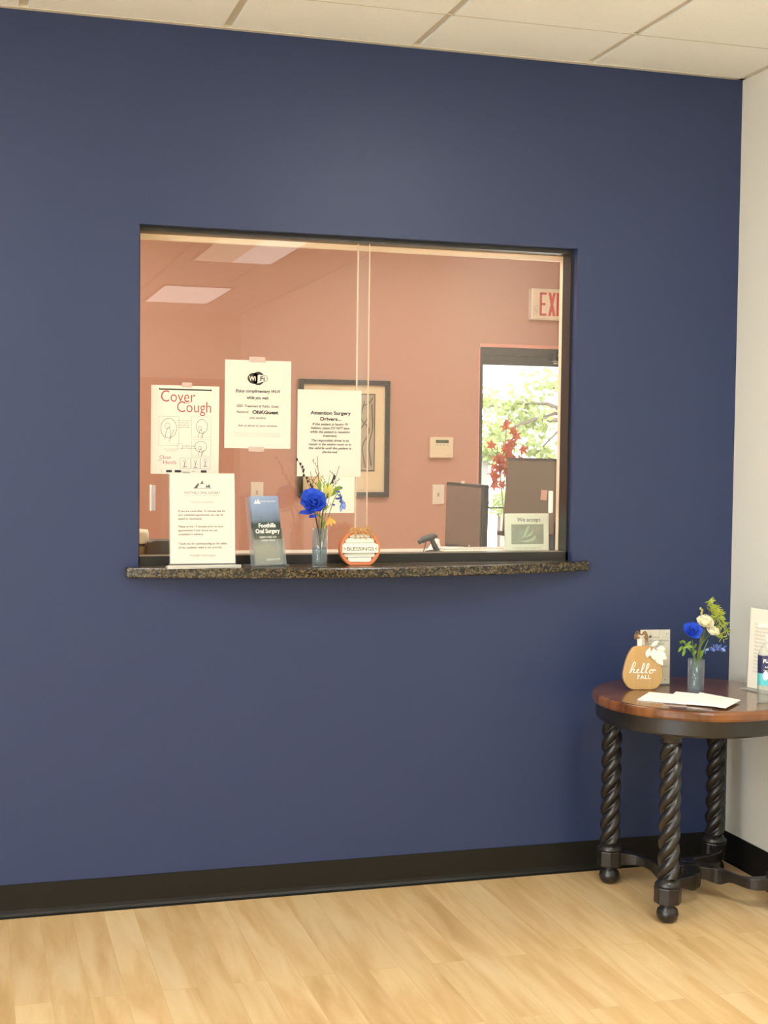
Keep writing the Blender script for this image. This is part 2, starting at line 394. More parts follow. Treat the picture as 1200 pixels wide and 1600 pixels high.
obj('glass_edge', MB().box(SPL0-.0042, SPL0, .0775, .0825, 1.1005, OZ1-.013), m_edge, win)
m_pull = mat('clear_white_pull', '#d8d6d2', .3, trans=.3)
pl = obj('finger_pull', MB().box(-2.031, -2.019, .046, .0575, 1.243, 1.323), glass('pull_acrylic', (.9, .88, .86), body=.45, bodycol=(.75, .7, .68)), win, bevel=.002)
obj('finger_pull', MB().box(-2.037, -2.0315, .044, .0575, 1.243, 1.325), m_white, win, bevel=.0015)
obj('finger_pull', MB().box(-.672, -.656, .066, .0775, 1.231, 1.308), m_white, win, bevel=.004)

# ------------------------------------------------------------ granite counter, bowed front
cx0, cx1 = -2.118, -.555
out = [(cx0, -.001), (cx0, -.02)]
for k in range(33):
    t = k/32; x = cx0 + .004 + (cx1-cx0-.012)*t; q = 2*t-1
    out.append((x, -.030 - .125*(1-q*q)))
out += [(cx1, -.012), (cx1, -.001)]
ct = MB().prism(out, 1.040, 1.072, 'z'); ct.box(OX0+.0005, OX1-.0005, -.001, .158, 1.0405, 1.0718)
tag(obj('counter', ct, m_granite, bevel=.004), 'speckled brown granite counter with a bowed front edge under the service window', 'counter')

# ------------------------------------------------------------ sheets on the glass
GY = .0572
def sheet(name, label, cat, xc, zc, w_, h_, y=GY, rot=0, mt=None, group=None):
    t = thing(name, label, cat, (xc, y, zc), rot=(0, rot, 0), group=group)
    obj('paper', MB().box(-w_/2, w_/2, -.0004, .0004, -h_/2, h_/2), mt or m_paper, t)
    return t
def tape(t, x, z, w_=.028, h_=.016): obj('tape', MB().box(x-w_/2, x+w_/2, -.0012, -.0008, z-h_/2, z+h_/2), m_tape, t)

# 1. cough poster
t = sheet('cough_poster', 'paper poster on coughing, red heading and line drawings, taped on the left of the glass', 'poster', -1.925, 1.498, .215, .279, rot=.004)
tape(t, .004, .142, .032); tape(t, .004, -.142, .026)
a = MB(); stroke(a, [(-.082, .127), (.082, .127)], .0045); stroke(a, [(-.082, .124), (-.082, .131)], .002); stroke(a, [(.082, .124), (.082, .131)], .002)
obj('ruled_line', a, m_ink, t)
for s, x, z, sz, wd in (('Cover', -.024, .088, .052, .108), ('Cough', .028, .056, .050, .108), ('Clean', -.062, -.092, .016, None), ('Hands', -.048, -.108, .017, None)):
    a = MB(); text(a, s, x, z, sz, width=wd, bold=-.004); obj('heading', a, m_inkr, t)
a = MB(); text(a, 'your', .006, .083, .013, y=-.0009, bold=-.002); obj('small_print', a, m_inkg, t)
a = MB(); text(a, 'your', -.078, -.098, .007); obj('small_print', a, m_inkg, t)
a = MB()
for k, s in enumerate(['Cover your mouth', 'and nose with a', 'tissue when you', 'cough or sneeze']): text(a, s, -.004, .028-.007*k, .0055)
obj('small_print', a, m_inkg, t); a = MB()
for k, s in enumerate(['or cough or sneeze', 'into your upper sleeve']): text(a, s, .012, -.052-.007*k, .0055)
obj('small_print', a, m_inkg, t); a = MB()
text(a, 'Put your used tissue in', -.043, -.062, .005); text(a, 'the waste basket.', -.043, -.068, .005)
obj('small_print', a, m_inkg, t)
a = MB()
for x, z, A, B in [(-.052, .005, .025, .031), (.053, .012, .018, .022), (.05, -.052, .019, .017)]: stroke(a, ell(x, z, A, B), .0014)
for x, z, k in [(-.052, -.008, 1.0), (.05, -.008, .7), (.05, -.068, .6)]:
    stroke(a, spl2([(x-.012*k, z-.022*k), (x-.008*k, z), (x, z+.016*k), (x+.006*k, z), (x+.004*k, z-.02*k)]), .0013)
    stroke(a, spl2([(x+.002*k, z-.028*k), (x+.01*k, z-.006*k), (x+.017*k, z+.01*k)]), .0013)
    stroke(a, ell(x-.004*k, z+.02*k, .008*k, .009*k, 12), .001)
for x0, x1, z0, z1 in [(-.083, -.02, -.05, .042), (.02, .082, -.022, .042), (.02, .082, -.082, -.03), (-.015, .018, -.122, -.088), (.02, .048, -.122, -.088), (.05, .08, -.122, -.088), (-.024, -.008, -.06, -.042)]:
    stroke(a, [(x0, z0), (x1, z0)], .0006); stroke(a, [(x1, z0), (x1, z1)], .0006); stroke(a, [(x1, z1), (x0, z1)], .0006); stroke(a, [(x0, z1), (x0, z0)], .0006)
for x, z in [(0, -.106), (.034, -.108), (.065, -.104)]:
    stroke(a, ell(x, z+.008, .004, .004, 10), .0012); stroke(a, [(x, z+.004), (x-.002, z-.01)], .002); stroke(a, [(x-.006, z-.011), (x+.006, z-.01)], .002)
obj('line_drawing', a, m_inkg, t)
for x, w_ in [(-.05, .018), (-.022, .02), (.06, .018)]: obj('emblem', MB().box(x-w_/2, x+w_/2, -.0008, -.0004, -.1345, -.127), m_ink, t)
for s, x, z, sz in (('i', -.073, -.134, .011), ('MINNESOTA', -.0, -.133, .0045), ('APIC', .028, -.133, .006)):
    a = MB(); text(a, s, x, z, sz); obj('emblem', a, m_inkg, t)

# 2. wi-fi sheet
t = sheet('wireless_notice', 'white notice with an oval black Wi-Fi logo, topmost of the papers taped on the glass', 'notice', -1.692, 1.583, .215, .281, rot=.003)
tape(t, -.004, .143, .052, .018); tape(t, -.004, -.143, .05, .016)
a = MB(); LX, LZ = -.002, .083
flat(a, ell(LX-.013, LZ, .019, .0175, 30)); stroke(a, ell(LX, LZ, .0001, .0001, 3), .0001)
a.add([(LX+.0325*math.copysign(abs(math.cos(q))**.55, math.cos(q)), -.0005, LZ+.0125*math.copysign(abs(math.sin(q))**.7, math.sin(q))) for q in [2*PI*k/40 for k in range(40)]], [tuple(range(40))])
flat(a, ell(LX+.002, LZ, .020, .0215, 30), -.0006)
obj('logo', a, m_ink, t)
a = MB(); flat(a, [(LX+.031*math.copysign(abs(math.cos(q))**.5, math.cos(q))*(1 if math.cos(q) > 0 else 0) , LZ+.0108*math.copysign(abs(math.sin(q))**.6, math.sin(q))) for q in [-PI/2+PI*k/20 for k in range(21)]], -.0007)
flat(a, [(LX-.001, LZ-.016), (LX+.014, LZ-.011), (LX+.014, LZ+.011), (LX+.004, LZ+.0125)], -.00072)
text(a, 'Wi', LX-.0165, LZ-.0075, .0205, y=-.0008, width=.022, bold=.03)
obj('logo', a, m_paper, t)
a = MB(); text(a, 'Fi', LX+.0155, LZ-.0075, .0205, y=-.0009, width=.014, bold=.025)
obj('logo', a, m_ink, t)
a = MB(); text(a, 'Enjoy complimentary Wi-Fi', -.001, .038, .0135, width=.145, shear=.2, bold=.03); text(a, 'while you wait.', -.001, .017, .0135, width=.072, shear=.2, bold=.03)
obj('printed_text', a, m_ink, t)
a = MB(); text(a, 'SSID: Treatment & Public, Guest', -.001, -.009, .0105, width=.138, shear=.2, bold=.03); text(a, 'Password:', -.05, -.028, .0105, width=.04, shear=.2, bold=.03)
text(a, '(case sensitive)', -.001, -.046, .0095, width=.053, shear=.2, bold=.02)
text(a, 'Ask us about it: your wireless', -.001, -.071, .0095, width=.128, shear=.2, bold=.02)
obj('printed_text', a, m_inkg, t)
a = MB(); text(a, 'OhKGuest', .024, -.030, .0155, width=.085, bold=.045); obj('printed_text', a, m_ink, t)
a = MB()
for k in range(3): text(a, 'Use of this network is at your own risk, guests only please', -.001, -.093-.0052*k, .005, width=.148)
obj('printed_text', a, m_inkl, t)

# 3. surgery drivers notice
t = sheet('driver_notice', 'white notice with a bold two-line heading for drivers, taped right of the Wi-Fi sheet', 'notice', -1.455, 1.494, .214, .281, y=.0573)
a = MB(); text(a, 'Attention Surgery', .004, .061, .0152, width=.136, bold=.035); text(a, 'Drivers...', .004, .0415, .0152, width=.07, bold=.035)
obj('heading', a, m_ink, t)
a = MB()
for k, s in enumerate(['If the patient is having IV', 'Sedation, please DO NOT leave', 'while the patient is receiving', 'treatment.', 'The responsible driver is to', 'remain in the waiting room or in', 'the vehicle until the patient is', 'discharged.']):
    text(a, s, .002, .026-.0125*k-(.003 if k > 3 else 0), .0108, width=.00435*len(s)+.004, shear=.25, bold=.025)
obj('printed_text', a, m_ink, t)
# 4. blank sheet behind the flowers
t = sheet('blank_note', 'small blank cream sheet taped on the glass behind the blue flower', 'note', -1.424, 1.293, .112, .118, y=.0570, mt=m_paper2)

# 5. sign stand on the counter
t = thing('sign_stand', 'clear stand with a letter under a mountain logo, at the left end of the counter', 'sign stand', (-1.885, -.060, 1.072), tilt=-.09)
obj('paper', MB().box(-.101, .101, -.0005, .0005, .012, .292), m_paper, t)
obj('acrylic_sheet', MB().box(-.104, .104, .001, .004, .004, .290), m_acry, t)
o = obj('base_plate', MB().box(-.114, .114, -.032, .012, -.001, .005).box(-.114, .114, -.032, -.030, .005, .010), glass('clear_base', (.9, .92, .88), body=.45, bodycol=(.85, .83, .74)), t); o.rotation_euler = (.09, 0, 0)
a = MB(); z0 = .246
for pts in ([(-.027, 0), (-.012, .017), (-.010, .012), (-.016, 0)], [(-.012, .004), (.0, .024), (.004, .012), (-.004, .014)], [(.016, .002), (.021, .014), (.026, .002)], [(.010, .002), (.014, .011), (.018, .002)]):
    flat(a, [(p[0], z0+p[1]) for p in pts])
stroke(a, [(-.028, z0), (.028, z0-.001)], .0015); stroke(a, [(0, z0+.024), (.012, z0+.012), (.02, z0+.004)], .0009)
obj('logo', a, mat('slate_ink', '#50575a', .7), t)
a = MB(); text(a, 'FOOTHILLS ORAL SURGERY', 0, .228, .0118, width=.111, bold=.004); stroke(a, [(-.056, .223), (.056, .223)], .0006)
obj('heading', a, mat('slate_ink', '', 0), t)
a = MB(); text(a, 'Insurance patients', 0, .200, .0098, width=.068); obj('printed_text', a, m_inkr2, t)
a = MB()
for k, (s, z) in enumerate([('If you are more than 15 minutes late for', .172), ('your scheduled appointment, you may be', .160), ('asked to reschedule.', .148), ('Please arrive 15 minutes prior to your', .124), ('appointment if your forms are not', .112), ('completed in advance.', .100),
    ('Thank you for understanding as the safety', .071), ('of our patients need is our priority.', .059)]): text(a, s, -.076, z, .0098, align='LEFT', width=.0037*len(s), shear=.15, bold=.025)
text(a, 'Foothills Oral Surgery', 0, .034, .0105, width=.08, shear=.15)
obj('printed_text', a, m_inkg, t)

# ------------------------------------------------------------ brochure holder
t = thing('brochure_holder', 'clear holder of a tall blue mountain brochure beside the sign stand on the granite counter', 'brochure holder', (-1.668, -.050, 1.072), rz=.32)
T = Matrix.Rotation(-.20, 4, 'X')
hb = MB(); hb.T = T
hb.box(-.056, .056, -.004, -.002, .004, .085); hb.box(-.056, .056, .026, .028, .004, .225); hb.box(-.056, -.054, -.003, .027, .004, .12); hb.box(.054, .056, -.003, .027, .004, .12)
hb.T = None; hb.box(-.062, .060, -.012, .062, 0, .004)
obj('acrylic_pocket', hb, m_acry, t)
t['category'] = 'brochure holder'
br = thing('brochure', 'blue and green mountain brochure standing in the clear holder on the granite counter', 'brochure', (-1.668, -.050, 1.072), rot=(-.20, 0, .32))
def gradient_mat():
    m = bpy.data.materials.new('brochure_picture'); m.use_nodes = True; nt = m.node_tree; b_ = nt.nodes['Principled BSDF']
    tc = nt.nodes.new('ShaderNodeTexCoord'); sp = nt.nodes.new('ShaderNodeSeparateXYZ'); nt.links.new(tc.outputs['Object'], sp.inputs[0])
    n = nt.nodes.new('ShaderNodeTexNoise'); n.inputs['Scale'].default_value = 22; n.inputs['Detail'].default_value = 5; nt.links.new(tc.outputs['Object'], n.inputs['Vector'])
    ma = nt.nodes.new('ShaderNodeMath'); ma.operation = 'MULTIPLY_ADD'; ma.inputs[1].default_value = .035; nt.links.new(n.outputs['Fac'], ma.inputs[0]); nt.links.new(sp.outputs['Z'], ma.inputs[2])
    mr = nt.nodes.new('ShaderNodeMapRange'); mr.inputs[1].default_value = .02; mr.inputs[2].default_value = .24; nt.links.new(ma.outputs[0], mr.inputs[0])
    r = nt.nodes.new('ShaderNodeValToRGB'); e = r.color_ramp.elements
    e[0].position = 0; e[0].color = (*srgb('#6f6f55'), 1); e[1].position = 1; e[1].color = (*srgb('#8fa3c0'), 1)
    for p, c_ in ((.25, '#8a855f'), (.42, '#4d5648'), (.60, '#33443f'), (.66, '#6d7c88'), (.8, '#8496b0')):
        x = e.new(p); x.color = (*srgb(c_), 1)
    nt.links.new(mr.outputs[0], r.inputs[0]); nt.links.new(r.outputs[0], b_.inputs['Base Color']); b_.inputs['Roughness'].default_value = .3
    return m
obj('cover', MB().box(-.050, .050, .001, .014, .008, .224), gradient_mat(), br)
a = MB(); K = dict(y=.0004)
text(a, 'Foothills', .0, .124, .0185, width=.062, bold=.03, **K); text(a, 'Oral Surgery', .0, .106, .0185, width=.088, bold=.03, **K)
text(a, 'JOSEPH CORE, DDS', .0, .090, .008, width=.062, bold=.01, **K); text(a, 'LOREN GILLES', .0, .080, .008, width=.05, bold=.01, **K); text(a, 'DENTIST', .012, .018, .009, width=.05, **K)
text(a, 'FOOTHILLS ORAL SURGERY', .012, .205, .007, width=.055, **K)
for pts in ([(-.04, .200), (-.033, .213), (-.028, .200)], [(-.030, .200), (-.024, .216), (-.016, .200)]): flat(a, pts, .0004)
obj('printed_text', a, m_card, br)

# ------------------------------------------------------------ flowers
m_stem = mat('green_stem', '#5c7a35', .6); m_dkstem = mat('dark_stem', '#26301e', .6)
m_bluep = mat('blue_petals', '#3560d8', .55, trans=.2, var=((1, 1, 1), 60, .3))
m_creamp = mat('cream_petals', (1.0, .95, .70), .55, trans=.1)
m_leaf = mat('green_leaf', '#7c9c3a', .5, trans=.25, var=((1, 1, 1), 50, .25))
m_fern = mat('yellow_green_fern', '#b4c040', .5, trans=.3)
m_ylw = mat('pale_yellow_leaf', '#d9d57a', .5, trans=.3)
m_berry = mat('black_berries', '#15161a', .35)
m_pblue = mat('pale_blue_petals', '#8ba2d8', .5, trans=.2); m_pblue2 = mat('slate_blue_petals', '#3f5aa0', .5)
m_brown = mat('dry_brown_twig', '#7a6a48', .7)
def vase(name, label, x, y, z, r_, h_, wl, n=24):
    t = thing(name, label, 'vase', (x, y, z))
    prof = [(r_*.86, 0), (r_*.97, .004), (r_, .02), (r_, h_), (r_*.93, h_), (r_*.92, .016), (.001, .014)]
    obj('glass_body', MB().lathe(prof, n=n), m_vase, t, smooth=True)
    obj('water', MB().lathe([(r_*.9, .0165), (r_*.9, wl)], n=n), m_water, t, smooth=False)
    return t
def path_to(tgt, lean=(0, 0), z0=.02): return spline([(lean[0], lean[1], z0), (lean[0]*.3+tgt[0]*.12, tgt[1]*.2, tgt[2]*.5), tgt], 6)
def bloom(t, c, R, mt, seed, layers=((7, 1.0, 20), (6, .8, 50), (5, .55, 75)), axis=(-.1, -.8, .5), name='petals'):
    rnd = random.Random(seed); p = MB(); ax = Vector(axis).normalized(); s1 = ax.orthogonal().normalized(); s2 = ax.cross(s1)
    for n, k, el in layers:
        for i in range(n):
            q = 2*PI*(i+rnd.random()*.5)/n; out = s1*math.cos(q)+s2*math.sin(q); e_ = math.radians(el+rnd.uniform(-8, 8))
            d = out*math.cos(e_)+ax*math.sin(e_)
            p.petal(Vector(c)-ax*R*.25+out*R*.08, d, ax*math.cos(e_)-out*math.sin(e_), R*k*rnd.uniform(.95, 1.1), R*k*1.05, cup=.45, curl=.35, tip=.62)
    return obj(name, p, mt, t, smooth=True)
def twig(t, pts, r_=.0011, mt=None, name='stem'): return obj(name, MB().tube(spline(pts, 6), r_, 6), mt or m_stem, t, smooth=True)
def leaves(mb, path, n, L, W, rnd, spread=.8):
    for i in range(n):
        p = path[int(len(path)*(.25+.75*i/n))-1]; d = (path[-1]-path[0]).normalized()
        sd = Vector((rnd.uniform(-1, 1), rnd.uniform(-.8, .3), rnd.uniform(-.2, .5)))
        mb.petal(p, d*.7+sd*spread, Vector((0, -1, .3)), L*rnd.uniform(.7, 1.1), W, cup=.15, curl=.1, nu=4, nv=2)

VA = (-1.523, -.100, 1.0722)
vase('glass_vase', 'small grey-blue glass vase between the brochure and the orange pumpkin on the granite counter', *VA, .0245, .122, .062)
t = thing('blue_flower', 'large blue flower in the vase on the granite counter', 'flower', VA)
twig(t, path_to((-.022, -.012, .185), (.006, .004)), .0022, m_dkstem)
bloom(t, (-.026, -.02, .203), .051, m_bluep, 3)
p = MB(); p.petal((-.02, -.02, .172), (-1, -.3, -.12), (0, -.5, 1), .062, .034, cup=.3, curl=.15); p.petal((-.012, -.02, .165), (-.8, -.4, -.3), (0, -.5, 1), .04, .02)
obj('fallen_petals', p, m_bluep, t, smooth=True)
rnd = random.Random(5)
t = thing('berry_twig', 'dark twig with small black berries leaning left above the blue flower', 'twig', VA)
pth = [(.0, .006, .02), (-.008, .004, .12), (-.03, .006, .24), (-.070, .01, .335)]; twig(t, pth, .0009, m_brown)
p = MB(); S = spline(pth, 10)
for i in range(17, len(S)): p.ball(S[i]+Vector((rnd.uniform(-.004, .008), -.003, rnd.uniform(-.003, .003))), .0034, 8, (1, 1, 1.5))
obj('berry', p, m_berry, t, smooth=True)
t = thing('berry_twig', 'short black-berried twig leaning right of the blue flower', 'twig', VA)
pth = [(.004, .004, .02), (.006, .004, .14), (.022, .004, .22), (.045, .006, .285)]; twig(t, pth, .0016, m_dkstem)
p = MB(); S = spline(pth, 10)
for i in range(18, len(S), 1): p.ball(S[i]+Vector((rnd.uniform(-.003, .003), -.003, 0)), .003, 8, (1, 1, 1.5))
obj('berry', p, m_berry, t, smooth=True)
def grassy(tip, mid, label, mt, seed, br=5):
    rnd = random.Random(seed); t = thing('grass_sprig', label, 'sprig', VA)
    pth = [(.003, .006, .02), mid, tip]; twig(t, pth, .0009, mt); S = spline(pth, 10); p = MB()
    for i in range(br):
        q = S[10+int(9*i/br)]; e_ = q+Vector((rnd.choice((-1, 1))*rnd.uniform(.012, .026), 0, rnd.uniform(.02, .035)))
        p.tube([q, (q+e_)/2+Vector((0, 0, .003)), e_], .0007, 5)
        for k in range(4): p.petal(q.lerp(e_, .3+.2*k), (rnd.uniform(-1, 1), -.2, 1), (0, -1, 0), .009, .003, nu=3, nv=2)
    obj('blades', p, mt, t)
grassy((-.008, .008, .348), (.0, .006, .2), 'thin seed-headed grass sprig rising straight above the blue flower', m_brown, 1)
grassy((.064, .01, .318), (.022, .006, .18), 'tall thin grass sprig leaning furthest right in the vase on the counter', m_brown, 2)
grassy((-.030, .010, .300), (-.006, .006, .17), 'grass sprig fanning left behind the blue flower', m_brown, 6, 6)
grassy((.034, .010, .290), (.012, .006, .17), 'greenish grass sprig between the two tall sprigs of the counter bouquet', m_leaf, 7, 7)
t = thing('leaf_sprig', 'yellow-green leaf sprig in the middle of the bouquet on the granite counter', 'sprig', VA)
pth = [(.002, .004, .02), (.008, .006, .15), (.018, .004, .24)]; twig(t, pth, .0014); p = MB(); S = spline(pth, 8)
for (x, z, dx, dz, L) in [(.0, .235, -.1, 1, .04), (.012, .225, .35, 1, .045), (.03, .22, .8, .7, .04), (.018, .21, 0, 1, .05), (.045, .245, 1, .2, .03)]: p.petal((x, .004, z), (dx, -.1, dz), (0, -1, 0), L, .014, cup=.1, curl=.1)
leaves(p, S, 9, .03, .009, rnd, .6)
obj('leaf', p, m_leaf, t, smooth=True)
p = MB()
for (x, z, dx, dz) in [(.012, .235, .1, 1), (.02, .24, .4, 1), (.016, .225, -.1, 1), (.026, .228, .3, .9)]: p.petal((x, -.004, z-.012), (dx, -.1, dz), (0, -1, 0), .04, .013)
obj('pale_leaf', p, m_ylw, t, smooth=True)
t = thing('blue_sprig', 'slate blue flower sprig drooping to the right of the vase on the counter', 'sprig', VA)
pth = [(.004, 0, .03), (.03, -.004, .17), (.058, -.006, .235), (.072, -.008, .20)]; twig(t, pth, .0013, m_stem); p = MB()
for i in range(14): p.petal((.055+rnd.uniform(-.012, .016), -.008, .225+rnd.uniform(-.035, .03)), (rnd.uniform(-1, 1), -.3, rnd.uniform(-1, .6)), (0, -1, 0), .018, .007, nu=4, nv=3)
obj('petals', p, m_pblue2, t, smooth=True); p = MB()
for i in range(5): p.petal((.068+rnd.uniform(-.006, .006), -.012, .205+rnd.uniform(-.01, .01)), (rnd.uniform(-.5, .6), -.3, -1), (0, -1, 0), .028, .009)
obj('pale_petals', p, m_pblue, t, smooth=True)
t = thing('yellow_leaf', 'small yellow leaf hanging over the rim of the vase on the counter', 'leaf', VA)
twig(t, [(.004, -.004, .05), (.012, -.014, .125), (.024, -.02, .158)], .001, m_ylw); p = MB()
for dx, dz in ((-.4, -1), (.15, -1), (.6, -.7)): p.petal((.026, -.021, .158), (dx, -.2, dz), (0, -1, 0), .032, .010)
obj('leaf_blade', p, mat('mustard_leaf', '#d6a94a', .6, trans=.2), t, smooth=True)

# ------------------------------------------------------------ orange pumpkin sign on the counter
t = thing('pumpkin_decoration', 'orange pumpkin-shaped sign with white boards reading BLESSINGS on the granite counter', 'decoration', (-1.379, -.060, 1.072), rz=-.05)
N = 48
def pump(sx, sz, cz):
    o_ = []
    for k in range(N):
        q = 2*PI*k/N; x = sx*math.cos(q); z = sz*math.sin(q)*(1-.10*math.exp(-(x/ sx*3)**2)*(1 if math.sin(q) > 0 else 0)); o_.append((x, max(z, -sz*.86)+cz))
    return o_
o1 = pump(.0665, .062, .0535); i1 = pump(.0565, .052, .0535)
rg = MB(); vs = []
for pts, y in ((o1, 0), (o1, .032), (i1, .032), (i1, 0)): vs += [(p_[0], y, p_[1]) for p_ in pts]
rg.add(vs, [(l*N+k, l*N+(k+1) % N, ((l+1) % 4)*N+(k+1) % N, ((l+1) % 4)*N+k) for l in range(4) for k in range(N)])
obj('pumpkin_ring', rg, mat('orange_paint', '#d27a4c', .5), t, bevel=.0015)
obj('back_panel', MB().prism(pump(.058, .0535, .0535), .018, .028), mat('grey_white_boards', '#c9cbb8', .6), t)
bd = MB()
for k in range(6):
    z0 = .010+.0155*k; zc = z0+.007; hw = .0562*math.sqrt(max(0, 1-((zc-.0535)/.052)**2))-.001
    if hw > .01: bd.box(-hw, hw, .008, .018, z0, z0+.0145)
obj('board', bd, mat('pale_shiplap', '#e2e4d2', .6, var=((1, 1, 6), 30, .08)), t, bevel=.001)
obj('banner', MB().box(-.059, .059, -.004, .008, .040, .067), mat('ivory_board', '#f4eed6', .6), t, bevel=.001)
a = MB(); text(a, 'BLESSINGS', 0, .0475, .0165, y=-.0045, width=.088, bold=.008)
for s in (-1, 1):
    for dz in (-1, 1): stroke(a, [(s*.048, .0535), (s*.056, .0535+dz*.005)], .0012, -.0045)
    stroke(a, [(s*.046, .0535), (s*.058, .0535)], .001, -.0045)
obj('printed_text', a, m_ink, t)
m_raffia = mat('straw_raffia', '#b98d55', .8); rb = MB(); rnd = random.Random(9)
for k in range(16):
    s = rnd.choice((-1, 1)); L = rnd.uniform(.02, .04)
    rb.tube(spline([(0, -.004, .113), (s*L*.6, -.010, .113+rnd.uniform(.004, .012)), (s*L, -.006, .113+rnd.uniform(-.008, .006)), (s*L*.5, -.008, .107)], 5), .0014, 5)
for k in range(12):
    s = rnd.uniform(-1, 1); rb.tube(spline([(0, -.006, .112), (s*.022, -.012, .106), (s*.04+.01, -.012, .098-rnd.uniform(0, .02))], 5), .0012, 5)
rb.ball((0, -.006, .112), .007, 8)
obj('raffia_bow', rb, m_raffia, t)
obj('stem', MB().tube([(0, .016, .105), (0, .016, .118)], .008, 10), m_raffia, t)

# ============================================================ RECEPTION ROOM
# ledge inside the window
tag(obj('inner_ledge', MB().box(OX0-.4, OX1+.5, WT+.001, .45, 1.058, 1.085), mat('pale_laminate', '#cbc4b2', .4), bevel=.002),
    'grey ledge running behind the glass of the service window', 'ledge')
m_desk = mat('desk_laminate', '#9a7b5a', .5)
dk = thing('reception_desk', 'wooden reception desk behind the window, below the ledge', 'desk', (0, 0, 0))
obj('desktop', MB().box(-2.4, .32, .46, 1.55, .71, .74), m_desk, dk, bevel=.003)
for x in (-2.36, .26):
    obj('side_panel', MB().box(x, x+.03, .5, 1.5, 0, .71), m_desk, dk)

def pcard(y0): pass
# barcode scanner
t = thing('barcode_scanner', 'black handheld barcode scanner on its stand on the ledge behind the glass', 'scanner', (-1.022, .27, 1.0852))
hd = MB().tube(spline([(-.054, 0, .034), (-.040, 0, .042), (-.018, 0, .050), (.004, 0, .054), (.008, 0, .050)], 4), [.007]+[.009]*3+[.0115]*5+[.012]*4+[.011]*3+[.007], 10)
obj('scanner_head', hd, m_black, t, smooth=True)
obj('grip', MB().tube(spline([(-.004, 0, .044), (.004, 0, .026), (.016, 0, .004)], 5), [.009]*5+[.010]*5+[.011], 10), m_black, t, smooth=True)
obj('stand_base', MB().lathe([(.026, 0), (.026, .004), (.012, .008)], c=(.0, 0, 0), n=24), m_black, t, smooth=False)
obj('cable', MB().tube(spline([(-.026, 0, .040), (-.030, -.002, .02), (-.036, -.004, .003)], 5), .0016, 6), m_black, t, smooth=True)
# paper stacks on the ledge
o = tag(obj('paper_stack', MB().prism([(-.03, 0), (.105, 0), (.105, .011), (.006, .013), (.0, .042)], 0, .05), m_card, loc=(-.985, .31, 1.0855)), 'folded white papers on the ledge at the foot of the smaller screen', 'paper')
kb = thing('keyboard', 'white keyboard lying on the ledge in front of the smaller screen', 'keyboard', (-.83, .30, 1.0855), rz=.03)
obj('keyboard_body', MB().prism([(-.16, 0), (.16, 0), (.16, .008), (-.16, .008)], -.05, .05), m_white, kb, bevel=.002)
k_ = MB()
for i in range(14):
    for j in range(4): k_.box(-.152+.0218*i, -.152+.0218*i+.018, -.043+.022*j, -.043+.022*j+.018, .0082, .0115)
obj('keys', k_, mat('grey_keys', '#cfc7b6', .5), kb)

# screens, both turned towards the person at the desk
def monitor(label, x, y0, y1, z0, z1, tilt, col, notes=False):
    t = thing('monitor', label, 'monitor', (x, (y0+y1)/2, .7405), rz=-PI/2)      # local -y looks to world -x
    w_ = (y1-y0)/2; T = Matrix.Translation((0, 0, z0-.7405)) @ Matrix.Rotation(tilt, 4, 'X')
    a = MB(); a.T = T; a.box(-w_, w_, .001, .028, 0, z1-z0); obj('housing', a, m_black, t, bevel=.004)
    a = MB(); a.T = T; a.box(-w_+.012, w_-.012, -.0005, .002, .016, z1-z0-.012); obj('screen', a, mat('dark_glossy_screen'+col, col, .22, coat=.3), t)
    a = MB(); a.T = None; a.box(-.03, .03, .03, .05, .01, z0-.7405+.12); obj('neck', a, m_black, t, bevel=.003)
    obj('stand_base', MB().prism(ell(0, 0.02, .12, .09, 28)[:-1], 0, .012, 'z'), m_black, t)
    return t, T
t, T = monitor('smaller dark computer screen behind the ledge, left of the glass door', -.720, .60, 1.02, 1.050, 1.313, -.02, '#67564b')
a = MB(); a.T = T; a.box(-.02, .012, -.004, -.0005, .262, .272); obj('webcam_tape', a, m_white, t)
a = MB(); a.T = T; a.box(.08, .1, -.002, -.0006, .014, .026); obj('sticker', a, m_inkl, t)
t, T = monitor('larger tall dark computer screen in front of the glass door', -.395, .62, 1.21, 1.098, 1.415, -.075, '#625e4c')
a = MB(); a.T = T; a.box(.10, .16, -.002, -.0006, .15, .19); obj('sticky_note', a, mat('pink_note', '#d9a58f', .7), t)
a = MB(); a.T = T; a.box(-.36, -.29, .004, .02, -.02, .0); obj('stand_arm', a, m_bronze, t, bevel=.003)

# card sign behind glass
t = thing('payment_sign', 'pale green framed sign reading We accept, on the ledge behind the glass', 'sign', (-.694, .200, 1.0855), tilt=-.06)
obj('sign_frame', MB().box(-.083, .083, 0, .008, 0, .138), mat('pale_green_frame', '#d9dfc6', .5), t, bevel=.002)
m_pic = mat('grey_green_picture', '#8c9480', .4, var=((1, 1, 1), 30, .15))
obj('picture', MB().box(-.06, .062, -.001, .0005, .030, .100), m_pic, t)
a = MB(); flat(a, spl2([(-.028, .04), (.01, .047), (.03, .06), (.028, .046), (.0, .036)], 4), -.0014); flat(a, spl2([(-.02, .05), (-.002, .088), (.008, .092), (-.006, .06)], 4), -.0014); flat(a, spl2([(-.012, .052), (.012, .07), (.022, .078), (.014, .06)], 4), -.0014)
obj('leaf_mark', a, mat('sage_mark', '#a9bf9a', .5), t)
a = MB(); text(a, 'We accept', .006, .110, .019, y=-.0008, width=.088, bold=.01); obj('printed_text', a, mat('slate_ink', '', 0), t)
a = MB(); text(a, 'CARD PAYMENTS', 0, .013, .010, y=-.0008, width=.11); obj('printed_text', a, m_inkl, t)
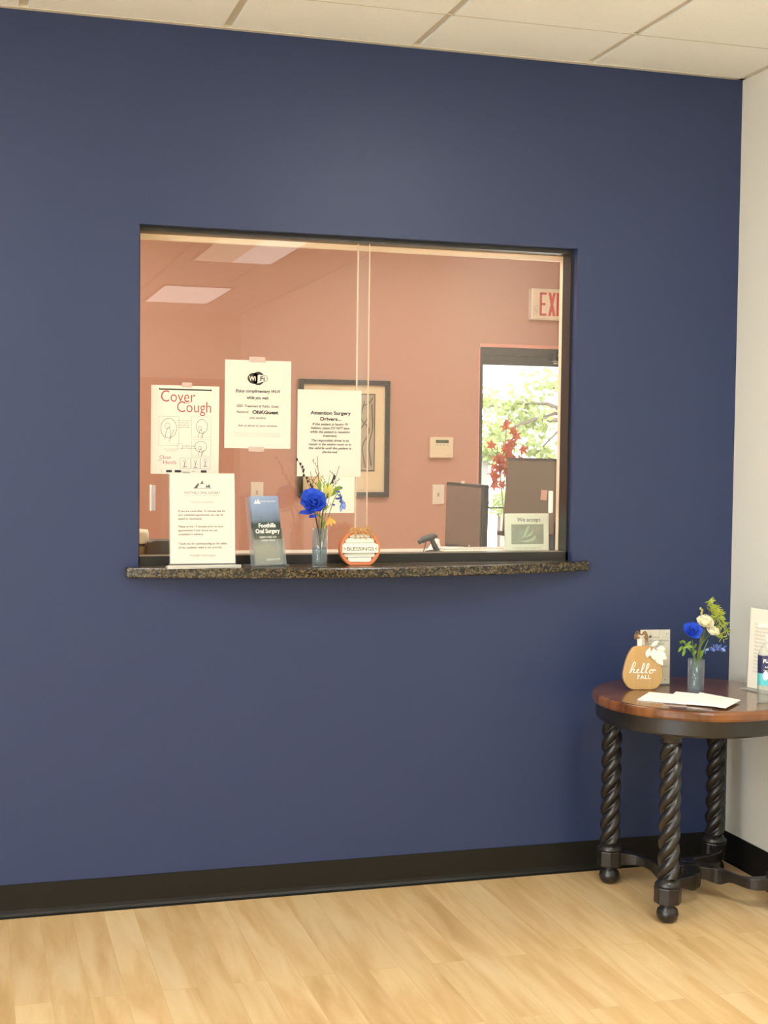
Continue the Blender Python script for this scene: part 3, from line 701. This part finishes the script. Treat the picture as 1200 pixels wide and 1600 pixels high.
# pen cup
t = thing('pen_cup', 'black pen cup on the ledge right of the We accept sign', 'pen cup', (-.572, .235, 1.0855))
obj('cup_body', MB().lathe([(.028, 0), (.03, .002), (.032, .06), (.029, .06), (.027, .004)], n=24), m_black, t, smooth=False)
for i, (dx, top, c_) in enumerate([(-.018, .105, 0), (-.006, .118, 1), (.012, .110, 0), (.022, .122, 1)]):
    q = tag(obj('pen', MB().tube([(-dx*.2-.01, .004*i-.006, .006), (dx*.6+.006, .002*i, .065), (dx+.016, .002*i, top)], [.004, .004, .003], 8), m_white if c_ else m_black, loc=(-.572, .235, 1.0855)),
        ['black pen at the left of the cup', 'white pen second from the left in the cup', 'black pen second from the right in the cup', 'white pen at the right of the cup'][i]+' behind the We accept sign', 'pen', 'pens in the cup')
# left end of the ledge
t = thing('storage_box', 'low dark grey box with rounded corners at the left end of the ledge', 'box', (-1.93, .32, 1.0853))
pts = [(-.09, 0), (.09, 0), (.09, .036), (.078, .046), (-.062, .048), (-.08, .042), (-.09, .028)]
obj('box_body', MB().prism(pts, -.05, .05), mat('dark_grey_plastic', '#4d463c', .5), t, bevel=.003)
a = MB(); a.ball((.028, -.052, .026), .0045, 8, (1, .3, 1.4)); obj('button_or_highlight', a, m_inkl, t, smooth=True)  # pale ball painted in as the small highlight on the box front
t = thing('dispenser', 'small bottle with a wide cream cap in the far left corner behind the glass', 'bottle', (-2.045, .30, 1.0853))
obj('bottle_body', MB().lathe([(.026, 0), (.029, .003), (.029, .026), (.022, .03)], n=20), mat('amber_body', '#8b7a45', .4), t, smooth=True)
obj('collar', MB().lathe([(.024, .028), (.025, .038)], n=20), mat('dark_green_collar', '#3b3d30', .5), t)
obj('cap', MB().lathe([(.031, .038), (.037, .046), (.037, .072), (.033, .083), (.01, .085)], n=20), m_cream, t, smooth=True)

# far wall: framed picture
t = thing('framed_picture', 'black framed drawing with a wide cream mat on the coral wall behind the glass', 'picture', (-.488, RY-.001, 1.499))
fw_, fh_ = .274, .340; f = MB()
f.box(-fw_, -fw_+.028, -.025, 0, -fh_, fh_); f.box(fw_-.028, fw_, -.025, 0, -fh_, fh_); f.box(-fw_+.028, fw_-.028, -.025, 0, fh_-.028, fh_); f.box(-fw_+.028, fw_-.028, -.025, 0, -fh_, -fh_+.028)
obj('picture_frame', f, mat('black_picture_frame', '#33302b', .3), t, bevel=.002)
obj('mat_board', MB().box(-fw_+.027, fw_-.027, -.010, -.002, -fh_+.027, fh_-.027), mat('cream_mat', '#ecd9b0', .7), t)
obj('picture_print', MB().box(-.185, .186, -.0125, -.0095, -.190, .262), mat('grey_tan_print', '#b3a78f', .6, var=((1, 1, 1), 9, .18)), t)
a = MB(); K = -.0135
for pts in ([(.12, .22), (.10, .12), (.15, .05), (.11, -.05), (.13, -.17)], [(.165, .2), (.17, .06), (.15, -.04), (.165, -.16)], [(.03, .2), (.06, .1), (.02, .0), (.05, -.1), (.0, -.17)], [(-.1, .2), (-.06, .05), (-.12, -.1)], [(-.03, .1), (.08, .05), (.14, .12)], [(.11, .19), (.15, .21), (.17, .24)]):
    stroke(a, spl2(pts), .006, K)
for x0, x1, z0, z1 in [(-.185, -.180, -.19, .262), (.180, .186, -.19, .262), (-.185, .186, -.19, -.184), (-.185, .186, .256, .262)]: flat(a, [(x0, z0), (x1, z0), (x1, z1), (x0, z1)], K)
obj('drawn_lines', a, mat('umber_line', '#5d5344', .7), t)
# thermostat
t = thing('thermostat', 'cream square thermostat with a small green display on the coral wall', 'thermostat', (.108, RY-.001, 1.453))
obj('thermostat_body', MB().box(-.073, .073, -.028, 0, -.062, .062), m_cream, t, bevel=.006)
obj('display', MB().box(-.038, .042, -.0292, -.0275, .026, .044), mat('green_display', '#4e5f3c', .3), t)
for k in range(4): obj('button_or_highlight', MB().box(-.036+.022*k, -.036+.022*k+.012, -.0290, -.0275, .012, .017), m_inkl, t)
a = MB(); text(a, 'Honeywell', .045, -.048, .008, y=-.0288); obj('printed_text', a, m_inkl, t)
# switch plates
def plate(label, x, z, rocker=True):
    t = thing('light_switch', label, 'light switch', (x, RY-.001, z))
    obj('wall_plate', MB().box(-.037, .037, -.006, 0, -.059, .059), m_white, t, bevel=.0025)
    obj('toggle', MB().box(-.006, .004, -.014, -.004, -.012, .010), mat('toggle_grey', '#c4b9a6', .5), t, bevel=.001)
plate('white switch plate on the coral wall just left of the smaller screen', .098, 1.173)
plate('white switch plate on the coral wall above the mountain brochure', -1.000, 1.184)
# exit sign
t = thing('exit_sign', 'white exit sign with red letters high on the coral wall, cut by the window edge', 'sign', (.815, RY-.001, 2.322))
obj('sign_box', MB().box(-.158, .16, -.05, 0, -.093, .093), m_white, t, bevel=.004)
obj('sign_face', MB().box(-.152, .156, -.056, -.049, -.087, .087), mat('cream_sign_face', '#f3e4c6', .45), t, bevel=.003)
a = MB()
for x0, s in ((-.107, 'E'), (-.052, 'X'), (.002, 'I'), (.026, 'T')):
    y = -.0566; z0, z1, w_ = -.070, .070, .044; q = .014
    R = lambda ax, bx, az, bz: a.box(ax, bx, y, y+.001, az, bz)
    if s == 'E': R(x0, x0+q, z0, z1); R(x0, x0+w_, z0, z0+q); R(x0, x0+w_, z1-q, z1); R(x0, x0+w_*.85, -.007, .007)
    if s == 'X':
        a.prism([(x0, z0), (x0+.017, z0), (x0+w_+.004, z1), (x0+w_-.013, z1)], y, y+.001); a.prism([(x0+w_-.013, z0), (x0+w_+.004, z0), (x0+.017, z1), (x0, z1)], y-.0003, y+.0007)
    if s == 'I': R(x0, x0+q, z0, z1)
    if s == 'T': R(x0+.017, x0+.017+q, z0, z1); R(x0, x0+w_, z1-q, z1)
obj('exit_letters', a, mat('exit_red', '#d94a44', .45), t)
a = MB(); x0 = -.146
for s in ([(x0, -.075), (x0, -.012)], [(x0+.022, -.075), (x0+.022, -.012)], [(x0, -.012), (x0+.022, -.012)], [(x0+.004, -.03), (x0+.018, -.045), (x0+.006, -.065)], [(x0+.010, -.02), (x0+.012, -.05)]): stroke(a, s, .003, -.0567)
obj('pictogram', a, m_inkl, t)

# glazed door with its bronze frame
dr = struct('door_1', MB().box(DX0+.0005, DX0+.022, RY+.01, RY+.09, 0, DZ1-.0005).box(DX1-.022, DX1-.0005, RY+.01, RY+.09, 0, DZ1-.0005).box(DX0+.022, DX1-.022, RY+.01, RY+.09, DZ1-.045, DZ1-.0005), m_bronze)
a = MB(); a.box(DX0+.024, DX0+.030, RY+.025, RY+.07, .01, DZ1-.047); a.box(DX1-.10, DX1-.024, RY+.025, RY+.07, .01, DZ1-.047)
a.box(DX0+.030, DX1-.10, RY+.025, RY+.07, DZ1-.104, DZ1-.047); a.box(DX0+.030, DX1-.10, RY+.025, RY+.07, .01, .20)
obj('door_leaf', a, m_bronze, dr)
obj('glass_pane', MB().box(DX0+.030, DX1-.10, RY+.045, RY+.051, .20, DZ1-.104), m_pane, dr)
a = MB(); a.box(.80, 1.10, RY-.05, RY-.003, DZ1-.075, DZ1-.02); obj('door_closer', a, m_black, dr, bevel=.005)
a = MB(); a.box(.83, .90, RY-.055, RY-.0505, DZ1-.048, DZ1-.030); a.box(.80, 1.0, RY-.07, RY-.055, DZ1-.092, DZ1-.080); obj('closer_arm', a, mat('bright_metal', '#cfc8bb', .25, metal=.8), dr)
a = MB(); a.box(DX0+.03, DX1-.1, RY+.012, RY+.018, 1.088, 1.096); obj('push_bar', a, m_black, dr)
a = MB(); a.box(DX0-.006, DX0, RY-.003, RY, 0, DZ1+.018); a.box(DX0-.006, DX1+.006, RY-.003, RY, DZ1, DZ1+.020)
struct('trim_4', a, mat('pale_coral_trim', '#efae98', .5))

# red autumn leaves in a vase on the desk
LV = (-.285, 1.42, .7405)
t = thing('dark_vase', 'dark vase of autumn leaves hidden behind the larger screen', 'vase', LV)
obj('vase_body', MB().lathe([(.035, 0), (.05, .05), (.045, .14), (.025, .20), (.03, .23), (.025, .23), (.02, .2)], n=24), m_bronze, t, smooth=True)
m_maple = mat('orange_red_leaf', '#cf7350', .6, trans=.5, var=((1, 1, 1), 20, .3))
def maple(mb, c, sz, ax, tw):
    ax = Vector(ax).normalized(); s1 = ax.orthogonal().normalized(); s2 = ax.cross(s1); pts = []
    R_ = [1, .45, .85, .4, .75, .3, .35, .3, .75, .4, .85, .45]
    for k, q in enumerate(R_):
        an = tw+2*PI*k/12; pts.append(Vector(c)+(s1*math.cos(an)+s2*math.sin(an))*q*sz+ax*(.15*sz*(k % 2)))
    mb.add([Vector(c)]+pts, [(0, 1+k, 1+(k+1) % 12) for k in range(12)])
rnd = random.Random(21)
for j, (tx, tz, lab) in enumerate([(-.015, .84, 'tallest red autumn leaf stem above the larger screen'), (.03, .75, 'red autumn leaf stem leaning right above the larger screen'), (-.055, .72, 'red autumn leaf stem leaning left above the larger screen')]):
    t = thing('autumn_stem', lab, 'leaf stem', LV)
    pth = spline([(0, 0, .05), (tx*.3, 0, .4), (tx, 0, tz)], 8); obj('stem', MB().tube(pth, .0018, 6), m_brown, t, smooth=True)
    p = MB()
    for i in range(11):
        q = pth[int(12+4*i/10.)] + Vector((rnd.uniform(-.034, .034), rnd.uniform(-.02, .02), rnd.uniform(-.02, .02)))
        maple(p, q, rnd.uniform(.026, .042), (rnd.uniform(-.6, .2), -1, rnd.uniform(-.4, .5)), rnd.uniform(0, 6))
    obj('leaf', p, m_maple, t)

# ============================================================ OUTSIDE THE DOOR
struct('ground', MB().box(-3, 16, RY+.121, 30, -.12, -.02), mat('pale_concrete', '#b9b3a4', .8))
m_tree = mat('bright_foliage', (.17, .20, .055), .6, trans=.35, var=((1, 1, 1), 3, .35))
m_trunk = mat('tree_trunk', '#4b4033', .8)
def tree(x, y, h, clumps, lab, seed):
    rnd = random.Random(seed); t = thing('tree', lab, 'tree', (x, y, -.02), group=None)
    tr = MB().tube([(0, 0, 0), (.05, 0, h*.5), (0, 0, h)], [.12, .09, .05], 10)
    p = MB()
    for (cx_, cy_, cz_, R) in clumps:
        tr.tube([(0, 0, h*.55), (cx_*.6, cy_*.6, (cz_+h*.55)/2+.1), (cx_, cy_, cz_)], [.035, .02, .008], 6)
        for i in range(95):
            v = Vector((rnd.gauss(0, 1), rnd.gauss(0, 1), rnd.gauss(0, .55))).normalized()*R*rnd.random()**.5
            p.petal(Vector((cx_, cy_, cz_))+v, (rnd.uniform(-1, 1), rnd.uniform(-1, 1), rnd.uniform(-1, .2)), (rnd.uniform(-1, 1), -1, rnd.uniform(-.3, 1)), .11, .055, nu=2, nv=2)
    obj('trunk', tr, m_trunk, t, smooth=True); obj('foliage', p, m_tree, t)
rnd = random.Random(4)
# view through the door at y=9: x 2.4..3.2, z .3..2.3
tree(3.9, 9.4, 3.2, [(-.55, 0, 2.15, .30), (-.75, .1, 1.75, .28), (-.95, 0, 1.95, .22), (-1.2, -.1, 1.62, .26), (-.7, -.1, 1.45, .20), (.2, 0, 2.9, .6), (.5, .2, 2.2, .5), (-.5, -.2, 1.3, .22)], 'leafy tree seen at the right of the glass door', 1)
tree(2.0, 11.8, 3.6, [(1.5, 0, 2.05, .30), (1.9, .1, 1.70, .25), (1.25, 0, 1.75, .20), (1.75, .1, 1.42, .22), (2.3, .1, 1.9, .28), (.3, 0, 3.0, .6), (1.45, 0, 1.5, .18)], 'further leafy tree seen at the left of the glass door', 2)
for i, (x, y, lab) in enumerate([(3.60, 12.0, 'left pale porch post seen low through the glass door'), (3.87, 12.0, 'right pale porch post seen low through the glass door')]):
    t = thing('porch_post', lab, 'post', (x, y, -.02))
    obj('shaft', MB().box(-.05, .05, -.05, .05, 0, 1.45), mat('pale_post', (.16, .15, .12), .7), t, bevel=.006); obj('cap', MB().box(-.07, .07, -.07, .07, 1.4505, 1.5), MATS['pale_post'], t)
for i, (x, y, R, lab) in enumerate([(3.62, 11.5, .16, 'shrub at the foot of the left porch post'), (4.02, 11.6, .14, 'shrub at the foot of the right porch post'), (3.82, 10.8, .12, 'low shrub nearer the glass door')]):
    t = thing('shrub', lab, 'shrub', (x, y, -.02)); p = MB(); q = MB().tube([(0, 0, 0), (0, 0, .7)], .02, 6)
    for k in range(160):
        v = Vector((rnd.gauss(0, 1), rnd.gauss(0, 1), rnd.gauss(0, 1))).normalized()*R*rnd.random()**.4
        p.petal(Vector((0, 0, .78 if i < 2 else .3))+v, (rnd.uniform(-1, 1), rnd.uniform(-1, 0), rnd.uniform(-.5, 1)), (0, -1, .3), .06, .03, nu=2, nv=2)
    obj('foliage', p, m_tree, t); obj('stem', q, m_trunk, t)

# ============================================================ SIDE TABLE
TX, TY, TZ, TR = -.333, -.348, .668, .326
t = thing('side_table', 'round side table with a polished brown top and black barley-twist legs in the corner', 'table', (TX, TY, 0))
obj('table_top', MB().lathe([(TR-.012, TZ-.034), (TR-.003, TZ-.031), (TR, TZ-.024), (TR, TZ-.010), (TR-.003, TZ-.004), (TR-.008, TZ-.001), (TR-.014, TZ), (.001, TZ)], n=96), m_top, t, smooth=False)
ap = MB(); n = 240; ro, ri = .312, .288
ap.lathe([(ri, TZ-.034), (ri, TZ-.082), (ro-.004, TZ-.084), (ro, TZ-.078), (ro, TZ-.034)], n=n, cap=False)
obj('apron', ap, m_dark, t)
LEGS = [(-.190, .200), (-.186, -.198), (.206, .202), (.206, -.198)]
def twistleg():
    a = MB(); zs = []; nz, nk = 240, 36; z0, z1 = .128, TZ-.105; turns = (z1-z0)/.160; vs = []
    for i in range(nz+1):
        tt = i/nz; z = z0+(z1-z0)*tt
        env = min(1, tt/.03, (1-tt)/.03)
        for k in range(nk):
            q = 2*PI*k/nk; ph = 3*(q-2*PI*turns*tt)
            lob = (abs(math.cos(ph/2)))**.6
            r_ = .0175+.0165*lob*env + .008*(1-env)
            vs.append((r_*math.cos(q), r_*math.sin(q), z))
    fs = [(i*nk+k, i*nk+(k+1) % nk, (i+1)*nk+(k+1) % nk, (i+1)*nk+k) for i in range(nz) for k in range(nk)]
    a.add(vs, fs)
    return a
for i, (x, y) in enumerate(LEGS):
    lg = obj('leg', twistleg(), m_dark, t, smooth=True, loc=(x, y, 0))
    obj('foot', MB().lathe([(.010, 0), (.021, .002), (.031, .012), (.0345, .026), (.031, .040), (.020, .050), (.019, .055), (.032, .060)], n=28), m_dark, lg, smooth=True)
    bk = MB().prism([(s*.043*math.cos(PI/4*k+PI/8), s*.043*math.sin(PI/4*k+PI/8)) for s in (1,) for k in range(8)], .060, .112, 'z')
    obj('foot_block', bk, m_dark, lg, bevel=.003)
    obj('collar', MB().lathe([(.039, .112), (.041, .118), (.034, .126), (.030, .134)], n=28), m_dark, lg, smooth=True)
    obj('capital', MB().lathe([(.024, TZ-.112), (.034, TZ-.105), (.030, TZ-.098), (.040, TZ-.090), (.040, TZ-.0345)], n=28), m_dark, lg, smooth=True)
# four scrolled stretcher arms meeting under the middle
for i, (x, y) in enumerate(LEGS):
    L = math.hypot(x, y); an = math.atan2(y, x); pts = []
    K = 24
    for k in range(K+1):
        s = k/K; rr_ = .012+(L-.028)*s; off = .028*math.sin(2*PI*s); pts.append((rr_, off, .015+.006*math.cos(2*PI*s)+.007*(s < .25)))
    vs = []; c_, s_ = math.cos(an), math.sin(an)
    zc = lambda s: .092-.012*math.sin(PI*s)
    for k, (rr_, off, hw) in enumerate(pts):
        s = k/K
        for o_, zz in ((-hw, -.022+.010*math.sin(PI*s)**2-.018*math.exp(-((s-.30)/.12)**2)), (hw, -.022+.010*math.sin(PI*s)**2-.018*math.exp(-((s-.30)/.12)**2)), (hw, .018), (-hw, .018)):
            a_, b_ = rr_, off+o_; vs.append((a_*c_-b_*s_, a_*s_+b_*c_, zc(s)+zz))
    fs = [(4*k+j, 4*k+(j+1) % 4, 4*k+4+(j+1) % 4, 4*k+4+j) for k in range(K) for j in range(4)]+[(3, 2, 1, 0), (4*K, 4*K+1, 4*K+2, 4*K+3)]
    obj('stretcher', MB().add(vs, fs), m_dark, t, bevel=.003)
obj('stretcher_hub', MB().lathe([(.02, .066), (.034, .074), (.038, .09), (.034, .106), (.014, .112)], n=28), m_dark, t, smooth=True)

# wooden pumpkin sign
t = thing('wooden_pumpkin', 'flat wooden pumpkin reading hello FALL with cream leaves on the side table', 'decoration', (-.467, -.250, TZ+.0005), rz=-.20, tilt=-.06)
half = [(.0, 0), (.030, .0), (.050, .008), (.064, .030), (.0665, .052), (.060, .083), (.052, .108), (.040, .130), (.026, .141), (.0, .143)]
pp = spl2(half, 6); outl = pp + [(-a_, b_) for a_, b_ in pp[::-1][1:-1]]
m_maplew = mat('light_maple_board', '#b8935a', .35, coat=.3, var=((26, 3, 1.2), 3, .07))
obj('pumpkin_board', MB().prism(outl, -.008, .008), m_maplew, t, bevel=.002)
obj('stem', MB().prism([(-.017, .138), (-.004, .138), (-.003, .160), (-.006, .178), (-.014, .182), (-.018, .165)], -.006, .006), mat('whitewashed_wood', '#ece2d0', .6), t, bevel=.002)
rb = MB(); rnd = random.Random(3)
for k in range(18):
    s = rnd.choice((-1, 1)); L = rnd.uniform(.012, .026)
    rb.tube(spline([(-.006, -.009, .178), (-.006+s*L*.6, -.013, .178+rnd.uniform(.002, .014)), (-.006+s*L, -.010, .172+rnd.uniform(-.008, .006)), (-.004+s*L*.4, -.011, .168)], 5), .0011, 5)
for k in range(5): rb.tube(spline([(.002, -.010, .176), (.006+.002*k, -.011, .162), (.006+.003*k, -.010, .145)], 4), .0009, 5)
obj('raffia_bow', rb, mat('brown_raffia', '#8c6840', .8), t)
lf = MB()
for (x, z, dx, dz, L, W_) in [(.022, .138, -.35, -1, .036, .018), (.034, .136, .0, -1, .040, .022), (.034, .134, .35, -1, .045, .022), (.040, .128, 1, -.75, .048, .026), (.044, .134, 1, -.05, .030, .02), (.026, .142, .7, .5, .03, .014), (.036, .12, .7, -1, .05, .024)]:
    lf.petal((x, -.012, z), (dx, -.05, dz), (0, -1, .1), L, W_, cup=-.25, curl=.15)
obj('leaf', lf, mat('cream_metal_leaf', '#e4e6cf', .5), t, smooth=True)
# brush lettering "hello"
a = MB(); Y_ = -.0088
def scr(pts, w0=.0016, w1=.0032):
    q = spl2([(bx+(a_-bx)*SX, bz+(b_-bz)*SZ) for a_, b_ in pts], 6); n_ = len(q); ws = []
    for i in range(n_):
        dz = q[min(i+1, n_-1)][1]-q[max(i-1, 0)][1]; ws.append(w1 if dz < 0 else w0)
    stroke(a, q, ws, Y_)
bx = -.046; bz = .054; SX = 1.3; SZ = 1.12
scr([(bx, bz+.002), (bx+.010, bz+.014), (bx+.016, bz+.028), (bx+.012, bz+.031), (bx+.006, bz+.015), (bx+.002, bz), (bx+.007, bz+.009), (bx+.012, bz+.011), (bx+.011, bz+.002), (bx+.015, bz+.001)])
scr([(bx+.015, bz+.001), (bx+.023, bz+.007), (bx+.024, bz+.011), (bx+.020, bz+.008), (bx+.020, bz+.001), (bx+.027, bz+.001)])
for dx in (.027, .038): scr([(bx+dx, bz+.001), (bx+dx+.009, bz+.014), (bx+dx+.013, bz+.026), (bx+dx+.009, bz+.026), (bx+dx+.005, bz+.010), (bx+dx+.005, bz+.001), (bx+dx+.010, bz+.001)])
scr([(bx+.060, bz+.009), (bx+.054, bz+.008), (bx+.052, bz+.001), (bx+.058, bz), (bx+.061, bz+.006), (bx+.058, bz+.010), (bx+.068, bz+.008)])
text(a, 'FALL', .003, .035, .0195, y=Y_, width=.044, bold=-.003)
for x in (-.0185, -.005, .006, .0115, .021): stroke(a, [(x-.002, .0352), (x+.004, .0352)], .001, Y_)
obj('lettering', a, m_card, t)

# acrylic card frame behind the pumpkin
t = thing('card_stand', 'small upright white card in a clear stand behind the wooden pumpkin', 'sign stand', (-.388, -.185, TZ+.0005), rz=-.10, tilt=-.03)
obj('card', MB().box(-.052, .052, -.0008, .0008, .004, .185), m_paper, t)
obj('acrylic_cover', MB().box(-.053, .053, -.003, -.0015, .0, .187), m_pane, t)
obj('stand_foot', MB().box(-.053, .053, -.003, .045, 0, .003), m_acry, t)
a = MB(); TY_ = -.0012; text(a, 'Scan to', .002, .158, .008, width=.022, y=TY_)
for k, s in enumerate(['LEAVE US A REVIEW', 'ON YOUR PHONE']): text(a, s, .004, .145-.010*k, .0085, width=.085-.03*k, y=TY_)
text(a, 'Thank you', .03, .06, .007, y=TY_); flat(a, ell(-.018, .162, .005, .005, 12), TY_); flat(a, ell(.04, .172, .002, .002, 8), TY_); flat(a, ell(.036, .018, .002, .002, 8), TY_)
obj('printed_text', a, m_inkg, t)

# right-hand acrylic sign
t = thing('sign_stand', 'clear stand with a tall grey-white letter at the right edge of the side table', 'sign stand', (-.090, -.412, TZ+.0005), rz=-1.286, tilt=-.04)
obj('acrylic_sheet', MB().box(-.107, .107, .001, .004, 0, .272), m_acry, t)
obj('paper', MB().box(-.100, .100, -.001, .001, .006, .268), m_paper2, t)
obj('stand_foot', MB().box(-.107, .107, -.03, .03, 0, .003), m_acry, t)
a = MB(); text(a, 'NOTICE', .02, .238, .016, y=-.0014)
for k in range(14): text(a, 'Please let the front desk know as you arrive today', -.078, .215-.012*k, .008, align='LEFT', width=.155, y=-.0014)
obj('printed_text', a, m_inkl, t)

# leaflets
m_leaflet = m_card
def leaflet(pts, z, lab):
    a = MB().prism(pts, z, z+.0028, 'z'); o = obj('leaflet', a, m_leaflet); tag(o, lab, 'leaflet', 'leaflets fanned on the side table')
    p = [Vector(q) for q in pts]; b_ = MB()
    for k in range(3):
        u = .25+.12*k; A = p[0].lerp(p[1], u+.35); B = p[3].lerp(p[2], u+.35); A2 = A.lerp(B, .15+.1*k); B2 = A.lerp(B, .7); d_ = (p[1]-p[0]).normalized()*.0012
        b_.add([(A2.x, A2.y, z+.0030), (B2.x, B2.y, z+.0030), (B2.x+d_.x, B2.y+d_.y, z+.0030), (A2.x+d_.x, A2.y+d_.y, z+.0030)], [(0, 1, 2, 3)])
    obj('printed_text', b_, m_inkl, o)
z = TZ+.0005
leaflet([(-.573, -.424), (-.475, -.314), (-.365, -.412), (-.463, -.532)], z, 'white leaflet at the left, lowest of the three fanned on the side table')
leaflet([(-.519, -.492), (-.393, -.341), (-.290, -.450), (-.405, -.590)], z+.0029, 'white leaflet in the middle of the three fanned on the side table')
leaflet([(-.457, -.526), (-.333, -.387), (-.275, -.535), (-.389, -.640)], z+.0058, 'white leaflet at the right, topmost of the three fanned on the side table')

# flowers on the side table
VB = (-.335, -.362, TZ+.0005)
vase('glass_vase', 'small clear glass vase of flowers on the side table', *VB, .0265, .112, .085)
t = thing('blue_rose', 'blue rose at the left of the bouquet on the side table', 'flower', VB)
twig(t, path_to((-.022, -.01, .175), (.006, 0)), .002); bloom(t, (-.026, -.015, .205), .036, m_bluep, 8, axis=(-.2, -.7, .5))
t = thing('cream_rose', 'cream rose at the top centre of the bouquet on the side table', 'flower', VB)
twig(t, path_to((.026, 0, .20), (-.004, 0)), .0018); bloom(t, (.026, -.004, .228), .035, m_creamp, 12, layers=((8, 1, 25), (7, .95, 50), (6, .8, 72)), axis=(-.2, -.5, .8))
t = thing('cream_rose', 'lower cream rose right of centre in the bouquet on the side table', 'flower', VB)
twig(t, path_to((.036, -.01, .175), (-.006, .004)), .0016); bloom(t, (.046, -.014, .198), .029, m_creamp, 13, layers=((7, 1, 35), (6, .9, 60), (5, .7, 78)), axis=(.1, -.5, .7))
rnd = random.Random(11)
t = thing('fern_spray', 'feathery yellow-green fern spray at the right of the bouquet on the side table', 'fern', VB)
p = MB(); q = MB()
for k, (ex, ez) in enumerate([(.115, .21), (.105, .235), (.09, .26), (.07, .272), (.055, .285), (.10, .185), (.08, .25)]):
    S = spline([(0, .004, .03), (.02, .006, .15), (.6*ex+.008, .004, ez+.01), (ex, 0, ez-.012)], 8); q.tube(S, .0007, 5)
    for i in range(30): 
        c_ = S[rnd.randrange(15, len(S))]; p.petal(c_, (rnd.uniform(-.4, 1), rnd.uniform(-.6, .3), rnd.uniform(-1, .5)), (0, -1, .2), .020, .0028, nu=3, nv=1)
obj('stem', q, m_leaf, t, smooth=True); obj('fronds', p, m_fern, t)
t = thing('bud_twig', 'thin twig with pale and black buds above the cream rose', 'twig', VB)
q = MB(); p = MB(); p2 = MB()
for k, (ex, ez) in enumerate([(.055, .295), (.016, .272), (.038, .275), (.075, .268)]):
    q.tube(spline([(0, 0, .04), (.012, .002, .16), (ex, .004, ez)], 6), .0009, 5)
    for i in range(4): (p if k != 2 else p2).ball((ex+rnd.uniform(-.006, .006), .002, ez+rnd.uniform(-.014, .005)), .0035, 8, (1, 1, 1.5))
obj('stem', q, m_brown, t, smooth=True); obj('bud', p, m_ylw, t, smooth=True); obj('dark_bud', p2, m_berry, t, smooth=True)
t = thing('leaf_sprig', 'green leafy sprig hanging left from the vase on the side table', 'sprig', VB)
twig(t, [(0, 0, .04), (-.012, -.004, .12), (-.05, -.008, .168)], .0013); p = MB()
for k in range(9):
    an = 2*PI*k/9+rnd.uniform(-.3, .3); p.petal((-.050+.008*math.cos(3*k), -.009, .160+.010*math.sin(5*k)), (math.cos(an), -.3, math.sin(an)-.35), (rnd.uniform(-.5, .5), -1, .3), rnd.uniform(.018, .034), .010, cup=.25)
obj('leaf', p, m_leaf, t, smooth=True)
p = MB()
for k in range(6): p.petal((rnd.uniform(-.02, .012), -.006, .118+.006*k), (rnd.uniform(-1, 1), -.3, rnd.uniform(-.3, 1)), (0, -1, .2), .024, .009)
obj('leaf', p, m_leaf, t, smooth=True)
t = thing('blue_sprig', 'pale blue flower sprig drooping right from the vase on the side table', 'sprig', VB)
pth = [(.004, 0, .04), (.024, -.004, .135), (.055, -.01, .150), (.088, -.014, .148)]; twig(t, pth, .0012); p = MB(); S = spline(pth, 8); p3 = MB()
for i in range(22):
    c_ = S[rnd.randrange(9, len(S))]; (p if i % 3 else p3).petal(c_, (rnd.uniform(-.6, 1), -.4, rnd.uniform(-1, 1)), (0, -1, .2), .016, .008, nu=4, nv=3)
obj('petals', p, m_pblue2, t, smooth=True); obj('pale_petals', p3, m_pblue, t, smooth=True)

# hand sanitiser
t = thing('sanitizer_bottle', 'clear sanitizer bottle with a navy and turquoise label on the side table', 'bottle', (-.187, -.555, TZ+.0005), rz=-.25)
bp_ = [(.036*math.copysign(abs(math.cos(2*PI*k/40))**.7, math.cos(2*PI*k/40)), .024*math.copysign(abs(math.sin(2*PI*k/40))**.7, math.sin(2*PI*k/40))) for k in range(40)]
def loft(rows):
    vs = [(x*s, y*s, z_) for z_, s in rows for x, y in bp_]; n_ = 40
    return MB().add(vs, [(i*n_+k, i*n_+(k+1) % n_, (i+1)*n_+(k+1) % n_, (i+1)*n_+k) for i in range(len(rows)-1) for k in range(n_)]+[tuple(range(n_))[::-1], tuple((len(rows)-1)*n_+k for k in range(n_))])
obj('bottle_body', loft([(0, .92), (.004, 1), (.14, 1), (.160, .93), (.176, .70), (.188, .40), (.192, .34)]), glass('clear_bottle', (.9, .92, .9), body=.12, bodycol=(.9, .9, .85)), t, smooth=True)
obj('gel', loft([(.004, .93), (.12, .93)]), glass('clear_gel', (.93, .95, .92), ior=1.33, body=.10, bodycol=(.9, .9, .85)), t, smooth=True)
obj('pump', MB().lathe([(.014, .192), (.015, .194), (.015, .212), (.006, .214), (.006, .235), (.012, .237), (.012, .246)], n=24).box(-.04, .006, -.005, .005, .238, .246), m_white, t)
def band(z0, z1, m_, nm): obj(nm, MB().add([(x*1.008, y*1.012, z_) for z_ in (z0, z1) for x, y in bp_[18:40]+bp_[:1]], [(k, k+1, 23+k+1, 23+k) for k in range(22)]), m_, t, smooth=True)
band(.094, .150, mat('navy_label', '#22264f', .4), 'label_navy'); band(.056, .094, mat('turquoise_label', '#58b9bd', .4), 'label_turquoise')
a = MB(); text(a, 'PURELL', -.006, .128, .017, y=-.0256, width=.046, bold=.02); text(a, 'Advanced', -.006, .112, .009, y=-.0256); text(a, 'Hand Sanitizer', -.006, .102, .007, y=-.0256)
flat(a, [(-.02+.009*math.cos(2*PI*k/16), .088+.014*math.sin(2*PI*k/16)) for k in range(16)], -.0256)
obj('label_text', a, m_card, t)
